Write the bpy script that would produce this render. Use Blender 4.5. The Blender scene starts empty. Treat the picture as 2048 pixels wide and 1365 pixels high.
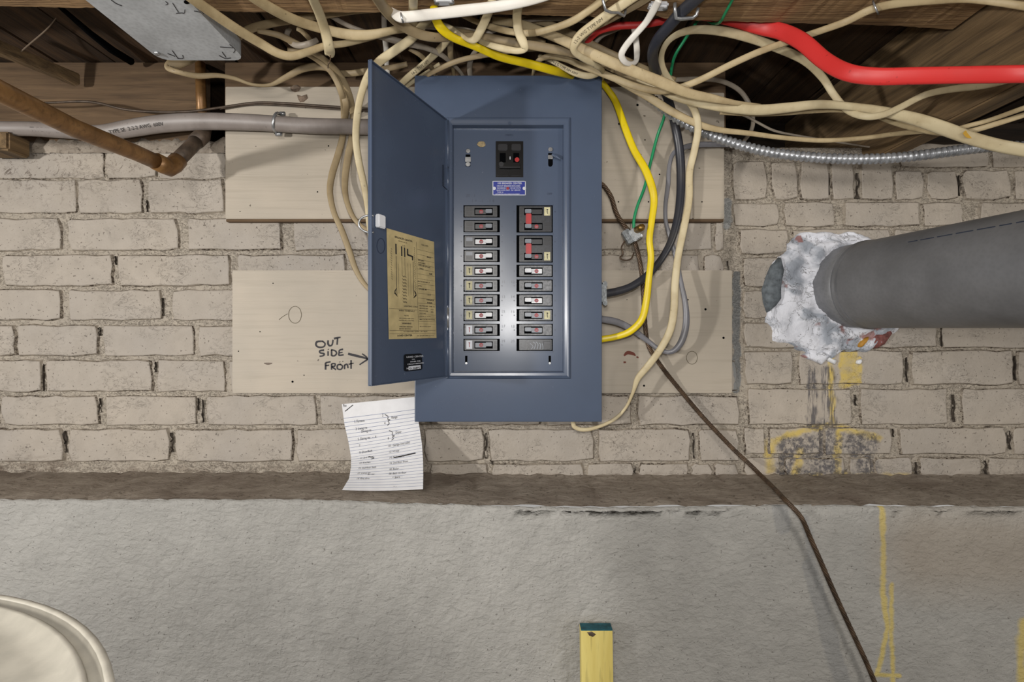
import bpy, bmesh, math, random
from mathutils import Vector, Matrix
random.seed(7)
C = bpy.context.scene.collection
sc = bpy.context.scene
F = 1010.0; CZ = 1.25; D0 = 1.105          # focal length in pixels of the 2048 frame, eye height, distance to the brick face
# ------------------------------------------------------------------ camera, light, exposure
cam = bpy.data.cameras.new('camera'); co = bpy.data.objects.new('camera', cam); C.objects.link(co)
co.location = (0, -D0, CZ); co.rotation_euler = (math.pi/2, 0, 0)
cam.sensor_width = 36; cam.lens = F/2048*36; cam.clip_start = 0.02; sc.camera = co
w = bpy.data.worlds.new('world'); sc.world = w; w.use_nodes = True
w.node_tree.nodes['Background'].inputs[0].default_value = (1.0, 0.97, 0.93, 1)
w.node_tree.nodes['Background'].inputs[1].default_value = 0.42
def area(name, loc, target, size, power, col):
    l = bpy.data.lights.new(name, 'AREA'); l.shape = 'DISK'; l.size = size; l.energy = power; l.color = col
    o = bpy.data.objects.new(name, l); C.objects.link(o); o.location = loc
    o.rotation_euler = (Vector(target)-Vector(loc)).to_track_quat('-Z', 'Y').to_euler(); return o
area('flash_above_lens', (0.0, -1.14, 1.335), (0, 0, 1.30), 0.05, 3.5, (1.0, 0.98, 0.96))
area('work_light_left', (-1.62, -1.60, 1.27), (0.0, 0, 1.30), 0.09, 25, (1.0, 0.97, 0.93))
area('fill_light_right', (1.7, -2.2, 1.45), (0.1, 0, 1.2), 0.55, 15, (1.0, 0.94, 0.86))  # unseen fill added at the right to brighten the inside of the door
area('ceiling_fill', (-0.25, -1.9, 1.62), (0, 0, 1.2), 0.30, 9, (1.0, 0.96, 0.90))  # unseen overhead fill, added with no fixture
vs = sc.view_settings; vs.view_transform = 'Standard'; vs.look = 'None'; vs.gamma = 1; vs.use_curve_mapping = False; vs.exposure = -0.13
# ------------------------------------------------------------------ helpers
def P(px, py, d):
    return Vector(((px-1024)*d/F, d-D0, CZ+(682.5-py)*d/F))
def s2l(c):
    return tuple(((x/255)/12.92 if x/255 <= 0.04045 else ((x/255+0.055)/1.055)**2.4) for x in c)+(1,)
class NT:
    def __init__(s, name):
        s.m = bpy.data.materials.new(name); s.m.use_nodes = True; s.t = s.m.node_tree; s.b = s.t.nodes['Principled BSDF']
    def n(s, t, **k):
        x = s.t.nodes.new(t)
        for a, v in k.items(): setattr(x, a, v)
        return x
    def l(s, a, b): s.t.links.new(a, b)
    def val(s, sock, v):
        if hasattr(v, 'is_output'): s.l(v, sock)
        else: sock.default_value = v
    def pos(s): return s.n('ShaderNodeNewGeometry').outputs['Position']
    def obj(s): return s.n('ShaderNodeTexCoord').outputs['Object']
    def scale(s, v, sc_):
        m = s.n('ShaderNodeMapping'); s.l(v, m.inputs[0]); m.inputs['Scale'].default_value = sc_; return m.outputs[0]
    def noise(s, v, scale=5, detail=4, rough=0.55, dist=0.0):
        n = s.n('ShaderNodeTexNoise'); s.l(v, n.inputs['Vector']); n.inputs['Scale'].default_value = scale
        n.inputs['Detail'].default_value = detail; n.inputs['Roughness'].default_value = rough; n.inputs['Distortion'].default_value = dist
        return n.outputs['Fac']
    def ramp(s, v, a, b, lo=0.0, hi=1.0):
        r = s.n('ShaderNodeMapRange'); r.clamp = True; s.val(r.inputs[0], v)
        for i, x in enumerate((a, b, lo, hi)): r.inputs[1+i].default_value = x
        return r.outputs[0]
    def math(s, op, a, b=0.0, c=0.0):
        m = s.n('ShaderNodeMath', operation=op); s.val(m.inputs[0], a); s.val(m.inputs[1], b)
        if op == 'MULTIPLY_ADD': s.val(m.inputs[2], c)
        return m.outputs[0]
    def mix(s, f, a, b):
        m = s.n('ShaderNodeMix', data_type='RGBA'); s.val(m.inputs[0], f)
        s.val(m.inputs[6], a if hasattr(a, 'is_output') else s2l(a)); s.val(m.inputs[7], b if hasattr(b, 'is_output') else s2l(b)); return m.outputs[2]
    def bump(s, h, st=0.3, dist=0.002):
        b = s.n('ShaderNodeBump'); b.inputs['Strength'].default_value = st; b.inputs['Distance'].default_value = dist
        s.l(h, b.inputs['Height']); s.l(b.outputs[0], s.b.inputs['Normal'])
    def fin(s, col, rough=0.6, metal=0.0, spec=0.5):
        s.val(s.b.inputs['Base Color'], col if hasattr(col, 'is_output') else s2l(col))
        s.val(s.b.inputs['Roughness'], rough); s.b.inputs['Metallic'].default_value = metal
        s.b.inputs['Specular IOR Level'].default_value = spec; return s.m
    def capsule(s, pv, a, b, r, soft):
        """1 within r of the segment a-b on the wall (x, z), falling to 0 over soft"""
        ax, az = a; bx, bz = b; dx, dz = bx-ax, bz-az; L2 = dx*dx+dz*dz or 1e-9
        x = s.math('SUBTRACT', pv[0], ax); z = s.math('SUBTRACT', pv[1], az)
        t = s.math('MULTIPLY_ADD', x, dx/L2, s.math('MULTIPLY', z, dz/L2)); t = s.ramp(t, 0, 1)
        ex = s.math('MULTIPLY_ADD', t, -dx, x); ez = s.math('MULTIPLY_ADD', t, -dz, z)
        d = s.math('SQRT', s.math('MULTIPLY_ADD', ex, ex, s.math('MULTIPLY', ez, ez)))
        return s.ramp(d, r, r+soft, 1, 0)
def blob(name, pts, d, h, mat, parent):
    n = len(pts); cx = sum(p[0] for p in pts)/n; cy = sum(p[1] for p in pts)/n; V = []; Fc = []
    for (s_, hh) in ((1.0, -0.002), (0.92, h*0.6), (0.6, h), (0.25, h*1.05)):
        for x_, y_ in pts: V.append(P(cx+(x_-cx)*s_, cy+(y_-cy)*s_, d)+Vector((0, -hh-random.uniform(0, h*0.25), 0)))
    for j in range(3):
        for i in range(n): Fc.append([j*n+i, (j+1)*n+i, (j+1)*n+(i+1) % n, j*n+(i+1) % n])
    Fc.append([3*n+i for i in range(n)][::-1]); return mesh_obj(name, V, Fc, mat, parent, True)
def simple(name, col, rough=0.5, metal=0.0, spec=0.5, var=0.0, bump=0.0, scale=60):
    t = NT(name)
    if var or bump:
        n = t.noise(t.obj(), scale, 5)
        c = t.mix(t.ramp(n, 0.35, 0.65), col, tuple(max(0, x*(1-var)) for x in col))
        if bump: t.bump(n, bump, 0.001)
        return t.fin(c, rough, metal, spec)
    return t.fin(col, rough, metal, spec)
def wood(name, light, dark, axis=0, scale=1.0, rough=0.75, bump=0.5, stain=None):
    t = NT(name); v = t.pos(); k = [70*scale]*3; k[axis] = 4*scale
    g = t.noise(t.scale(v, k), 1, 6, 0.6, 0.6); f = t.noise(t.scale(v, [4*x for x in k]), 1, 3)
    c = t.mix(t.ramp(g, 0.32, 0.68), dark, light)
    c = t.mix(t.ramp(f, 0.55, 0.8, 0, 0.6), c, tuple(x*0.55 for x in dark))
    if stain:
        c = t.mix(t.ramp(t.noise(v, 9, 3), 0.5, 0.7, 0, 0.7), c, stain)
    t.bump(t.math('ADD', g, f), bump, 0.002)
    return t.fin(c, rough)
def mesh_obj(name, verts, faces, mat, parent=None, smooth=False, mats=None):
    me = bpy.data.meshes.new(name); me.from_pydata([tuple(v) for v in verts], [], faces); me.update()
    if mat: me.materials.append(mat)
    if smooth:
        for p in me.polygons: p.use_smooth = True
    o = bpy.data.objects.new(name, me); C.objects.link(o)
    if parent: o.parent = parent; o.matrix_parent_inverse = parent.matrix_world.inverted() if False else Matrix.Translation(-parent.location)
    return o
def tag(o, label=None, cat=None, group=None, kind=None):
    if label: o['label'] = label
    if cat: o['category'] = cat
    if group: o['group'] = group
    if kind: o['kind'] = kind
    return o
def empty(name, loc, label, cat, group=None, kind=None):
    o = bpy.data.objects.new(name, None); C.objects.link(o); o.location = loc; o.empty_display_size = 0.02
    return tag(o, label, cat, group, kind)
def box_vf(c, hx, hy, hz, R=None, bev=0.0):
    bm = bmesh.new(); bmesh.ops.create_cube(bm, size=1)
    for v in bm.verts: v.co = Vector((v.co.x*2*hx, v.co.y*2*hy, v.co.z*2*hz))
    if bev: bmesh.ops.bevel(bm, geom=list(bm.edges), offset=bev, segments=2, affect='EDGES')
    vs_ = [(R @ v.co if R else v.co)+Vector(c) for v in bm.verts]; fs = [[v.index for v in f.verts] for f in bm.faces]
    bm.free(); return vs_, fs
class MB:
    def __init__(s): s.v = []; s.f = []
    def add(s, vf):
        n = len(s.v); s.v += [Vector(x) for x in vf[0]]; s.f += [[i+n for i in f] for f in vf[1]]; return s
    def box(s, c, hx, hy, hz, R=None, bev=0.0): return s.add(box_vf(c, hx, hy, hz, R, bev))
    def pbox(s, x0, y0, x1, y1, d, t, bev=0.0):
        """box seen as pixels x0..x1, y0..y1 with front face at distance d and thickness t away from the eye"""
        a = P(x0, y1, d); b = P(x1, y0, d)
        return s.box(((a.x+b.x)/2, a.y+t/2, (a.z+b.z)/2), (b.x-a.x)/2, t/2, (b.z-a.z)/2, None, bev)
    def tube(s, pts, r, n=10, cap=True):
        return s.add(tube_vf(pts, r, n, cap))
    def build(s, name, mat, parent=None, smooth=False): return mesh_obj(name, s.v, s.f, mat, parent, smooth)
def tube_vf(pts, r, n=10, cap=True):
    pts = [Vector(p) for p in pts]; rs = r if isinstance(r, (list, tuple)) else [r]*len(pts); V = []; Fc = []
    up = Vector((0, -1, 0.013)); last = None
    for i, p in enumerate(pts):
        t = (pts[min(i+1, len(pts)-1)]-pts[max(i-1, 0)]).normalized()
        if last is None:
            s_ = t.cross(up)
            if s_.length < 0.1: s_ = t.cross(Vector((1, 0, 0)))
        else: s_ = last-t*last.dot(t)
        s_.normalize(); last = s_; u = s_.cross(t)
        for k in range(n):
            a = 2*math.pi*k/n; V.append(p+(s_*math.cos(a)+u*math.sin(a))*rs[i])
    for i in range(len(pts)-1):
        for k in range(n):
            Fc.append([i*n+k, i*n+(k+1) % n, (i+1)*n+(k+1) % n, (i+1)*n+k])
    if cap: Fc.append(list(range(n))[::-1]); Fc.append([(len(pts)-1)*n+k for k in range(n)])
    return V, Fc
def catmull(pts, sub):
    """pts: list of tuples of any length"""
    out = []; n = len(pts)
    for i in range(n-1):
        p0 = pts[max(i-1, 0)]; p1 = pts[i]; p2 = pts[i+1]; p3 = pts[min(i+2, n-1)]
        for k in range(sub):
            t = k/sub; t2 = t*t; t3 = t2*t
            out.append(tuple(0.5*((2*b)+(-a+c)*t+(2*a-5*b+4*c-d)*t2+(-a+3*b-3*c+d)*t3) for a, b, c, d in zip(p0, p1, p2, p3)))
    out.append(tuple(pts[-1])); return out
BEAMZ = 1.788; CEILZ = 1.862
def clampd(px, py, d, w):
    r = 0.0035+0.0
    v = 682.5-py
    if v > 0 and px < 1906:
        lim = (BEAMZ-CZ-r)*F/v
        if d < 0.868 and d > lim: d = lim
    if v > 0:
        lim = (CEILZ-CZ-r-0.002)*F/v
        if d > lim: d = lim
    return d
def cable(name, label, pts, mat, th=0.0065, rnd=False, cat='cable', sub=7, group=None, nseg=12, parent=None, ridge=0.0):
    q = []; d = 0.9; wd = 14
    for p in pts:
        d = p[2] if len(p) > 2 and p[2] is not None else d
        wd = p[3] if len(p) > 3 else wd
        q.append((p[0], p[1], clampd(p[0], p[1], d, wd), wd))
    q = catmull(q, sub); ps = [P(a, b, c) for a, b, c, _ in q]; ws = [max(c*w_/F, 0.0008) for _, _, c, w_ in q]
    V = []; Fc = []; fr = []
    for i, p in enumerate(ps):
        t = (ps[min(i+1, len(ps)-1)]-ps[max(i-1, 0)]).normalized()
        view = (Vector((0, -D0, CZ))-p).normalized()
        s_ = t.cross(view)
        if s_.length < 0.15 and fr: s_ = fr[-1][1]
        s_.normalize(); u = s_.cross(t).normalized(); fr.append((p, s_, u, t, ws[i]))
        hw = ws[i]/2; ht = hw if rnd else min(th/2, max(hw, 0.0025))
        for k in range(nseg):
            a = 2*math.pi*k/nseg; ca, sa = math.cos(a), math.sin(a)
            e = 1.0 if rnd else 0.75
            x = math.copysign(abs(ca)**e, ca)*hw; y = math.copysign(abs(sa)**e, sa)*ht
            if ridge and not rnd: y *= 1-ridge*math.exp(-(x/hw*3)**2)
            V.append(p+s_*x+u*y)
    n = nseg
    for i in range(len(ps)-1):
        for k in range(n): Fc.append([i*n+k, i*n+(k+1) % n, (i+1)*n+(k+1) % n, (i+1)*n+k])
    Fc.append(list(range(n))[::-1]); Fc.append([(len(ps)-1)*n+k for k in range(n)])
    o = mesh_obj(name, V, Fc, mat, parent, True)
    if not parent: tag(o, label, cat, group)
    return o, fr
# flat text: cached outlines filled by Blender's font, returned as 2-D verts and faces with unit height
_tc = {}
def text2d(s, bold=0.0):
    if (s, bold) in _tc: return _tc[(s, bold)]
    cu = bpy.data.curves.new('t', 'FONT'); cu.body = s; cu.size = 1; cu.resolution_u = 2; cu.offset = bold
    o = bpy.data.objects.new('t', cu); C.objects.link(o); dg = bpy.context.evaluated_depsgraph_get(); dg.update()
    me = o.evaluated_get(dg).to_mesh(); V = [(v.co.x, v.co.y) for v in me.vertices]; Fc = [list(p.vertices) for p in me.polygons]
    o.evaluated_get(dg).to_mesh_clear(); bpy.data.objects.remove(o); bpy.data.curves.remove(cu)
    _tc[(s, bold)] = (V, Fc); return V, Fc
def lettering(name, items, f, mat, parent):
    """items: (text, u, v, height, slant, bold); f(u, v) -> point on the surface"""
    V = []; Fc = []
    for it in items:
        s, u, v, h = it[:4]; sl = it[4] if len(it) > 4 else 0; bo = it[5] if len(it) > 5 else 0.01
        tv, tf = text2d(s, bo); n = len(V); V += [f(u+(x+sl*y)*h, v+y*h) for x, y in tv]; Fc += [[i+n for i in q] for q in tf]
    o = mesh_obj(name, V, Fc, mat, parent); o['kind'] = 'stuff'; return o
def strokes(lines, f, width):
    """flat ribbons: each line a list of (u, v[, width])"""
    V = []; Fc = []
    for ln in lines:
        ln = [(p[0], p[1], p[2] if len(p) > 2 else width) for p in ln]
        if len(ln) > 2: ln = catmull(ln, 4)
        n = len(V)
        for i, (u, v, wd) in enumerate(ln):
            a = ln[max(i-1, 0)]; b = ln[min(i+1, len(ln)-1)]; dx, dy = b[0]-a[0], b[1]-a[1]; L = math.hypot(dx, dy) or 1
            nx, ny = -dy/L*wd/2, dx/L*wd/2; V += [f(u+nx, v+ny), f(u-nx, v-ny)]
        for i in range(len(ln)-1): Fc.append([n+2*i, n+2*i+1, n+2*i+3, n+2*i+2])
    return V, Fc
# ------------------------------------------------------------------ materials
def wall_paint(name, base, tint, crack, kind):
    t = NT(name); v = t.pos()
    big = t.noise(v, 3.0, 3); mid = t.noise(v, 25, 5); fine = t.noise(v, 240, 4, 0.6)
    c = t.mix(t.ramp(big, 0.35, 0.65), base, tint)
    c = t.mix(t.ramp(mid, 0.35, 0.75, 0, 0.5), c, tuple(x*0.84 for x in base))
    # thin hair cracks and pits in the paint
    cr = t.noise(t.scale(v, (1.0, 1.0, 1.7)), 34 if kind != 'mortar' else 75, 7, 0.72, 0.9)
    band = t.math('ABSOLUTE', t.math('SUBTRACT', cr, 0.5)); line = t.ramp(band, 0.0, 0.007 if kind != 'mortar' else 0.022, 1, 0)
    where = t.ramp(t.noise(v, 11, 3), 0.50 if kind != 'mortar' else 0.34, 0.62 if kind != 'mortar' else 0.60)
    pit = t.ramp(t.noise(v, 190, 2), 0.67 if kind != 'mortar' else 0.61, 0.72 if kind != 'mortar' else 0.68)
    mk = t.math('MAXIMUM', t.math('MULTIPLY', t.math('MULTIPLY', line, where), 0.5 if kind != 'mortar' else 0.8), t.math('MULTIPLY', pit, 0.7))
    c = t.mix(t.math('MULTIPLY', mk, 0.85), c, crack)
    if kind in ('brick', 'mortar'):
        sp = t.n('ShaderNodeSeparateXYZ'); warp = t.n('ShaderNodeTexNoise'); t.l(v, warp.inputs['Vector'])
        warp.inputs['Scale'].default_value = 38; warp.inputs['Detail'].default_value = 5
        sub = t.n('ShaderNodeVectorMath', operation='SUBTRACT'); t.l(warp.outputs['Color'], sub.inputs[0]); sub.inputs[1].default_value = (0.5, 0.5, 0.5)
        ml = t.n('ShaderNodeVectorMath', operation='SCALE'); t.l(sub.outputs[0], ml.inputs[0]); ml.inputs['Scale'].default_value = 0.022
        ad = t.n('ShaderNodeVectorMath', operation='ADD'); t.l(v, ad.inputs[0]); t.l(ml.outputs[0], ad.inputs[1]); t.l(ad.outputs[0], sp.inputs[0])
        pv = (sp.outputs[0], sp.outputs[2])
        def caps(lst):
            m = None
            for x0, y0, x1, y1, r, so in lst:
                a = P(x0, y0, D0); b = P(x1, y1, D0)
                k = t.capsule(pv, (a.x, a.z), (b.x, b.z), r*D0/F, so*D0/F); m = k if m is None else t.math('MAXIMUM', m, k)
            return m
        yellow = caps([(1688, 712, 1688, 766, 7, 5), (1700, 706, 1703, 764, 9, 5), (1716, 722, 1716, 764, 6, 4), (1662, 690, 1664, 850, 2.5, 5), (1545, 885, 1600, 862, 3, 7), (1600, 862, 1668, 850, 3, 6), (1680, 855, 1756, 878, 3, 7),
                       (1540, 890, 1540, 940, 3, 10), (1676, 860, 1676, 955, 3, 6), (1600, 905, 1590, 950, 5, 7), (1680, 958, 1830, 960, 6, 9), (1830, 966, 2060, 966, 3, 6), (1505, 975, 1640, 955, 3, 8), (1500, 1000, 1560, 985, 4, 10)])
        rag = t.ramp(t.noise(t.scale(v, (1, 1, 1)), 90, 4, 0.7), 0.40, 0.56)
        ragv = t.ramp(t.noise(t.scale(v, (1, 1, 0.12)), 190, 3), 0.42, 0.56)
        dark = caps([(1575, 892, 1740, 884, 12, 12), (1582, 900, 1565, 940, 10, 8), (1620, 900, 1660, 940, 16, 14), (1720, 900, 1735, 935, 16, 14), (1648, 858, 1665, 950, 14, 12), (1570, 945, 1700, 955, 8, 10)])
        drip = caps([(1625, 740, 1622, 850, 7, 5), (1655, 745, 1660, 850, 11, 6)])
        grey = caps([(1474, 550, 1474, 778, 7, 2.5), (1456, 400, 1458, 452, 5, 4), (1448, 420, 1462, 440, 4, 5)])
        dk = t.math('MULTIPLY', dark, rag); dk = t.math('MAXIMUM', dk, t.math('MULTIPLY', drip, ragv))
        c = t.mix(t.math('MULTIPLY', grey, 0.8), c, (128, 132, 134))
        yn = t.ramp(t.noise(v, 55, 4), 0.25, 0.6, 0.25, 1); c = t.mix(t.math('MULTIPLY', t.math('MULTIPLY', yellow, yn), 0.8), c, (206, 180, 84))
        soil = caps([(-600, 968, 120, 966, 22, 42), (120, 968, 700, 970, 12, 34), (830, 968, 2600, 966, 8, 16)]); c = t.mix(t.math('MULTIPLY', t.math('MULTIPLY', soil, t.ramp(t.noise(t.scale(v, (0.4, 1, 1)), 70, 5, 0.7), 0.42, 0.58)), 0.75), c, (96, 82, 68))
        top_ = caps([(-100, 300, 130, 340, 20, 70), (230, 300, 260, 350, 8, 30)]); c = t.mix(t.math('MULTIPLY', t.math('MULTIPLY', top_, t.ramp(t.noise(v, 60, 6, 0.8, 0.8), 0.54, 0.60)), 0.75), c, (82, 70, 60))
        c = t.mix(t.math('MULTIPLY', dk, 0.78), c, (66, 66, 74))
        h = t.math('ADD', t.math('MULTIPLY', mid, 0.9), t.math('MULTIPLY', fine, 0.55 if kind == 'mortar' else 0.3)); h = t.math('SUBTRACT', h, t.math('MULTIPLY', mk, 0.8))
        lump = t.noise(v, 16, 3, 0.5, 0.4); h = t.math('ADD', h, t.math('MULTIPLY', lump, 1.6)); t.bump(h, 0.6, 0.005)
        return t.fin(c, 0.72, 0, 0.35)
    return t, c, v, mid, fine, mk
M = {}
M['brick'] = wall_paint('painted_brick', (180, 170, 157), (165, 158, 150), (62, 52, 44), 'brick')
M['mortar'] = wall_paint('painted_mortar', (180, 170, 155), (164, 155, 143), (58, 49, 41), 'mortar')
def edge_mat():
    t = NT('brick_edge_dirt'); v = t.pos(); n = t.ramp(t.noise(v, 170, 4, 0.7), 0.42, 0.56); n2 = t.ramp(t.noise(v, 14, 3), 0.35, 0.6, 0.15, 1)
    c = t.mix(t.math('MULTIPLY', n, n2), (166, 156, 142), (68, 58, 50)); return t.fin(c, 0.85, 0, 0.2)
M['edge'] = edge_mat()
def lower_wall_mat():
    t, c, v, mid, fine, mk = wall_paint('painted_render', (170, 168, 163), (159, 157, 152), (70, 64, 58), 'lower')
    st = t.noise(t.scale(v, (0.6, 1, 1.15)), 120, 4, 0.6, 0.6); lump = t.noise(v, 55, 3, 0.5, 0.5)
    sp = t.n('ShaderNodeSeparateXYZ'); t.l(v, sp.inputs[0])
    wz = t.math('MULTIPLY_ADD', t.math('SUBTRACT', t.noise(v, 30, 4), 0.5), 0.018, sp.outputs[0]); pv = (wz, sp.outputs[2])
    def caps(lst):
        m = None
        for x0, y0, x1, y1, r, so in lst:
            a = P(x0, y0, 0.92); b = P(x1, y1, 0.92); k = t.capsule(pv, (a.x, a.z), (b.x, b.z), r*0.92/F, so*0.92/F); m = k if m is None else t.math('MAXIMUM', m, k)
        return m
    ye = caps([(1765, 1010, 1767, 1180, 2.5, 5), (1767, 1180, 1776, 1260, 3, 5), (1776, 1260, 1752, 1350, 2.5, 5), (1784, 1170, 1784, 1365, 2, 5), (1752, 1350, 1800, 1352, 2, 4), (2044, 1245, 2040, 1420, 4, 9)])
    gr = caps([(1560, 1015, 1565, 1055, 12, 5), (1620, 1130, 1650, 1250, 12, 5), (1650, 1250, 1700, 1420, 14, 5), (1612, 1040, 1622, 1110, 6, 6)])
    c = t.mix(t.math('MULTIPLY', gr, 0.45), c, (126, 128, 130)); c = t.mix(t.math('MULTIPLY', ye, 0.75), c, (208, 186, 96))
    brown_shade = caps([(1850, 1100, 2200, 1110, 40, 90)]); c = t.mix(t.math('MULTIPLY', brown_shade, 0.40), c, (150, 132, 110))  # brownish shade at the right painted into the wall colour
    t.bump(t.math('ADD', t.math('MULTIPLY', st, 0.8), t.math('MULTIPLY', lump, 1.0)), 0.8, 0.005)
    return t.fin(c, 0.62, 0, 0.4)
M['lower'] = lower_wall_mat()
def ledge_mat():
    t = NT('dirty_ledge_mortar'); v = t.pos(); a = t.noise(t.scale(v, (0.45, 1, 1)), 48, 7, 0.72, 0.5); b = t.noise(v, 8, 4)
    c = t.mix(t.ramp(a, 0.3, 0.7), (128, 117, 105), (172, 162, 149)); c = t.mix(t.ramp(b, 0.5, 0.7, 0, 0.6), c, (112, 99, 88)); c = t.mix(t.ramp(t.noise(v, 110, 5, 0.7), 0.56, 0.66, 0, 0.7), c, (76, 66, 56))
    t.bump(a, 0.8, 0.006); return t.fin(c, 0.85, 0, 0.2)
M['ledge'] = ledge_mat()
M['board'] = wall_paint('x', (180, 173, 156), (180, 173, 156), (70, 60, 50), 'none')[0].m; bpy.data.materials.remove(M['board'])
def board_mat():
    t = NT('painted_board'); v = t.pos(); g = t.noise(t.scale(v, (5, 40, 150)), 1, 5, 0.6, 0.5); big = t.noise(v, 5, 3)
    c = t.mix(t.ramp(big, 0.35, 0.65), (183, 172, 156), (170, 161, 147)); c = t.mix(t.ramp(g, 0.5, 0.8, 0, 0.35), c, (140, 131, 115))
    pit = t.ramp(t.noise(v, 70, 2), 0.74, 0.78); c = t.mix(t.math('MULTIPLY', pit, 0.8), c, (60, 48, 38))
    t.bump(g, 0.35, 0.0015); return t.fin(c, 0.55, 0, 0.45)
M['board'] = board_mat()
M['beam'] = wood('rough_sawn_beam', (168, 136, 96), (104, 78, 52), 0, 1.0, 0.85, 0.9)
M['subfloor'] = wood('old_subfloor', (84, 62, 40), (44, 31, 19), 1, 0.9, 0.8, 0.6)
M['joist'] = wood('old_joist', (128, 104, 72), (72, 56, 36), 1, 0.8, 0.85, 0.8)
M['rim'] = wood('rim_board', (112, 90, 66), (82, 64, 46), 0, 0.7, 0.9, 0.5, (88, 70, 52))
M['darkwood'] = wood('dark_void_wood', (52, 40, 28), (26, 19, 13), 0, 0.8, 0.9, 0.5)
def sheath(name, col, dirt, rough=0.42, amt=0.5):
    t = NT(name); v = t.pos(); a = t.noise(v, 22, 5, 0.6); b = t.noise(v, 130, 3)
    c = t.mix(t.ramp(a, 0.42, 0.7, 0, amt), col, dirt); c = t.mix(t.ramp(b, 0.68, 0.76, 0, 0.5), c, tuple(x*0.5 for x in dirt))
    t.bump(a, 0.15, 0.001); return t.fin(c, rough, 0, 0.4)
M['cream'] = sheath('aged_cream_sheath', (188, 170, 133), (142, 120, 84), 0.5, 0.7)
M['cream2'] = sheath('pale_cream_sheath', (204, 190, 155), (160, 140, 102), 0.48, 0.6)
M['tan'] = sheath('dusty_tan_sheath', (160, 142, 110), (116, 96, 68), 0.5)
M['greyt'] = sheath('dusty_grey_sheath', (158, 148, 134), (112, 98, 82))
M['white'] = sheath('white_sheath', (226, 222, 214), (190, 178, 156), 0.38, 0.3)
M['yellow'] = sheath('yellow_sheath', (226, 200, 22), (186, 158, 16), 0.35, 0.3)
M['red'] = sheath('red_sheath', (206, 52, 50), (184, 54, 50), 0.42, 0.3)
M['black'] = sheath('black_sheath', (44, 46, 54), (66, 62, 58), 0.32, 0.5)
M['grey'] = sheath('grey_sheath', (122, 122, 128), (96, 92, 88), 0.35, 0.4)
M['secable'] = sheath('service_cable_sheath', (134, 126, 121), (104, 95, 89), 0.42, 0.5)
M['green'] = sheath('green_wire', (34, 142, 92), (30, 110, 74), 0.35, 0.3)
M['steel'] = simple('zinc_steel', (186, 188, 190), 0.3, 0.7, 0.5, 0.2, 0.1, 80)
M['flex'] = simple('flexible_steel_armour', (186, 189, 194), 0.34, 0.55, 0.5, 0.25, 0.1, 120)
def galv(name, a, b, rough, metal, bandcol=None):
    t = NT(name); v = t.pos(); vo = t.n('ShaderNodeTexVoronoi'); t.l(v, vo.inputs['Vector']); vo.inputs['Scale'].default_value = 160
    n = t.noise(v, 12, 4); c = t.mix(t.ramp(vo.outputs['Distance'], 0.1, 0.7), a, b); c = t.mix(t.ramp(n, 0.4, 0.7, 0, 0.45), c, tuple(x*0.72 for x in a))
    t.bump(n, 0.08, 0.002); return t.fin(c, rough, metal, 0.4)
M['galv'] = galv('galvanised_sheet', (188, 193, 198), (204, 209, 214), 0.5, 0.2)
M['flue'] = galv('dull_grey_flue', (122, 123, 126), (127, 128, 131), 0.40, 0.3)
M['sleeve'] = galv('scuffed_sleeve', (132, 133, 136), (140, 141, 144), 0.5, 0.3)
M['copperpipe'] = wood('tarnished_copper', (150, 112, 68), (112, 80, 46), 0, 0.5, 0.38, 0.1); M['copperpipe'].node_tree.nodes['Principled BSDF'].inputs['Metallic'].default_value = 0.35
M['brownpipe'] = simple('brown_dull_copper', (104, 88, 74), 0.5, 0.3, 0.5, 0.35, 0.2, 40)
M['strand'] = simple('bare_copper_strand', (102, 82, 64), 0.42, 0.45, 0.5, 0.35, 0.1, 60)
M['dullwire'] = simple('dull_brown_wire', (92, 78, 66), 0.5, 0.4, 0.5, 0.3, 0.1, 60)
def enamel(name, a, b, rough):
    t = NT(name); v = t.pos(); n = t.noise(v, 6, 4); f = t.noise(v, 900, 2); sp = t.ramp(t.noise(v, 160, 2), 0.76, 0.80)
    c = t.mix(t.ramp(n, 0.35, 0.65), a, b); c = t.mix(t.math('MULTIPLY', sp, 0.5), c, (150, 160, 176)); t.bump(f, 0.03, 0.0005)
    return t.fin(c, t.ramp(n, 0.3, 0.7, rough, rough+0.08), 0, 0.5)
M['panel'] = enamel('blue_grey_enamel', (76, 88, 109), (70, 81, 101), 0.22)
M['darkpanel'] = simple('dark_enamel', (46, 54, 70), 0.4)  # even dark blue-grey, used for the flue seam stitches
M['black_plastic'] = simple('black_plastic', (13, 13, 14), 0.3, 0, 0.35)
M['void'] = simple('open_slot', (6, 7, 9), 0.9, 0, 0.05)
M['breaker'] = simple('breaker_case', (50, 52, 58), 0.32, 0, 0.5, 0.25, 0, 200)
M['breaker_lt'] = simple('breaker_case_dusty', (120, 122, 126), 0.4, 0, 0.5, 0.3, 0, 200)
M['handle_w'] = simple('white_handle', (214, 216, 220), 0.35)
M['handle_g'] = simple('grey_handle', (118, 124, 134), 0.35)
M['handle_k'] = simple('dark_handle', (36, 37, 41), 0.35)
M['reddot'] = simple('red_print', (158, 34, 40), 0.5)
M['tie'] = simple('red_tie_bar', (176, 30, 34), 0.4)
M['tape'] = simple('yellowed_tape', (204, 198, 158), 0.5, 0, 0.5, 0.15, 0, 150)
M['blue'] = simple('blue_plate', (36, 52, 150), 0.3)
M['whitepaint'] = simple('white_print', (214, 218, 226), 0.5)
M['chart'] = simple('yellowed_card', (204, 186, 138), 0.65, 0, 0.3, 0.12, 0.05, 40)
M['ink'] = simple('black_ink', (44, 42, 42), 0.8)
M['faint'] = simple('faded_ink', (96, 88, 70), 0.8)
M['marker'] = simple('marker_ink', (48, 46, 50), 0.7)
M['emboss'] = simple('embossed_digits', (44, 54, 76), 0.35)
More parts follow.
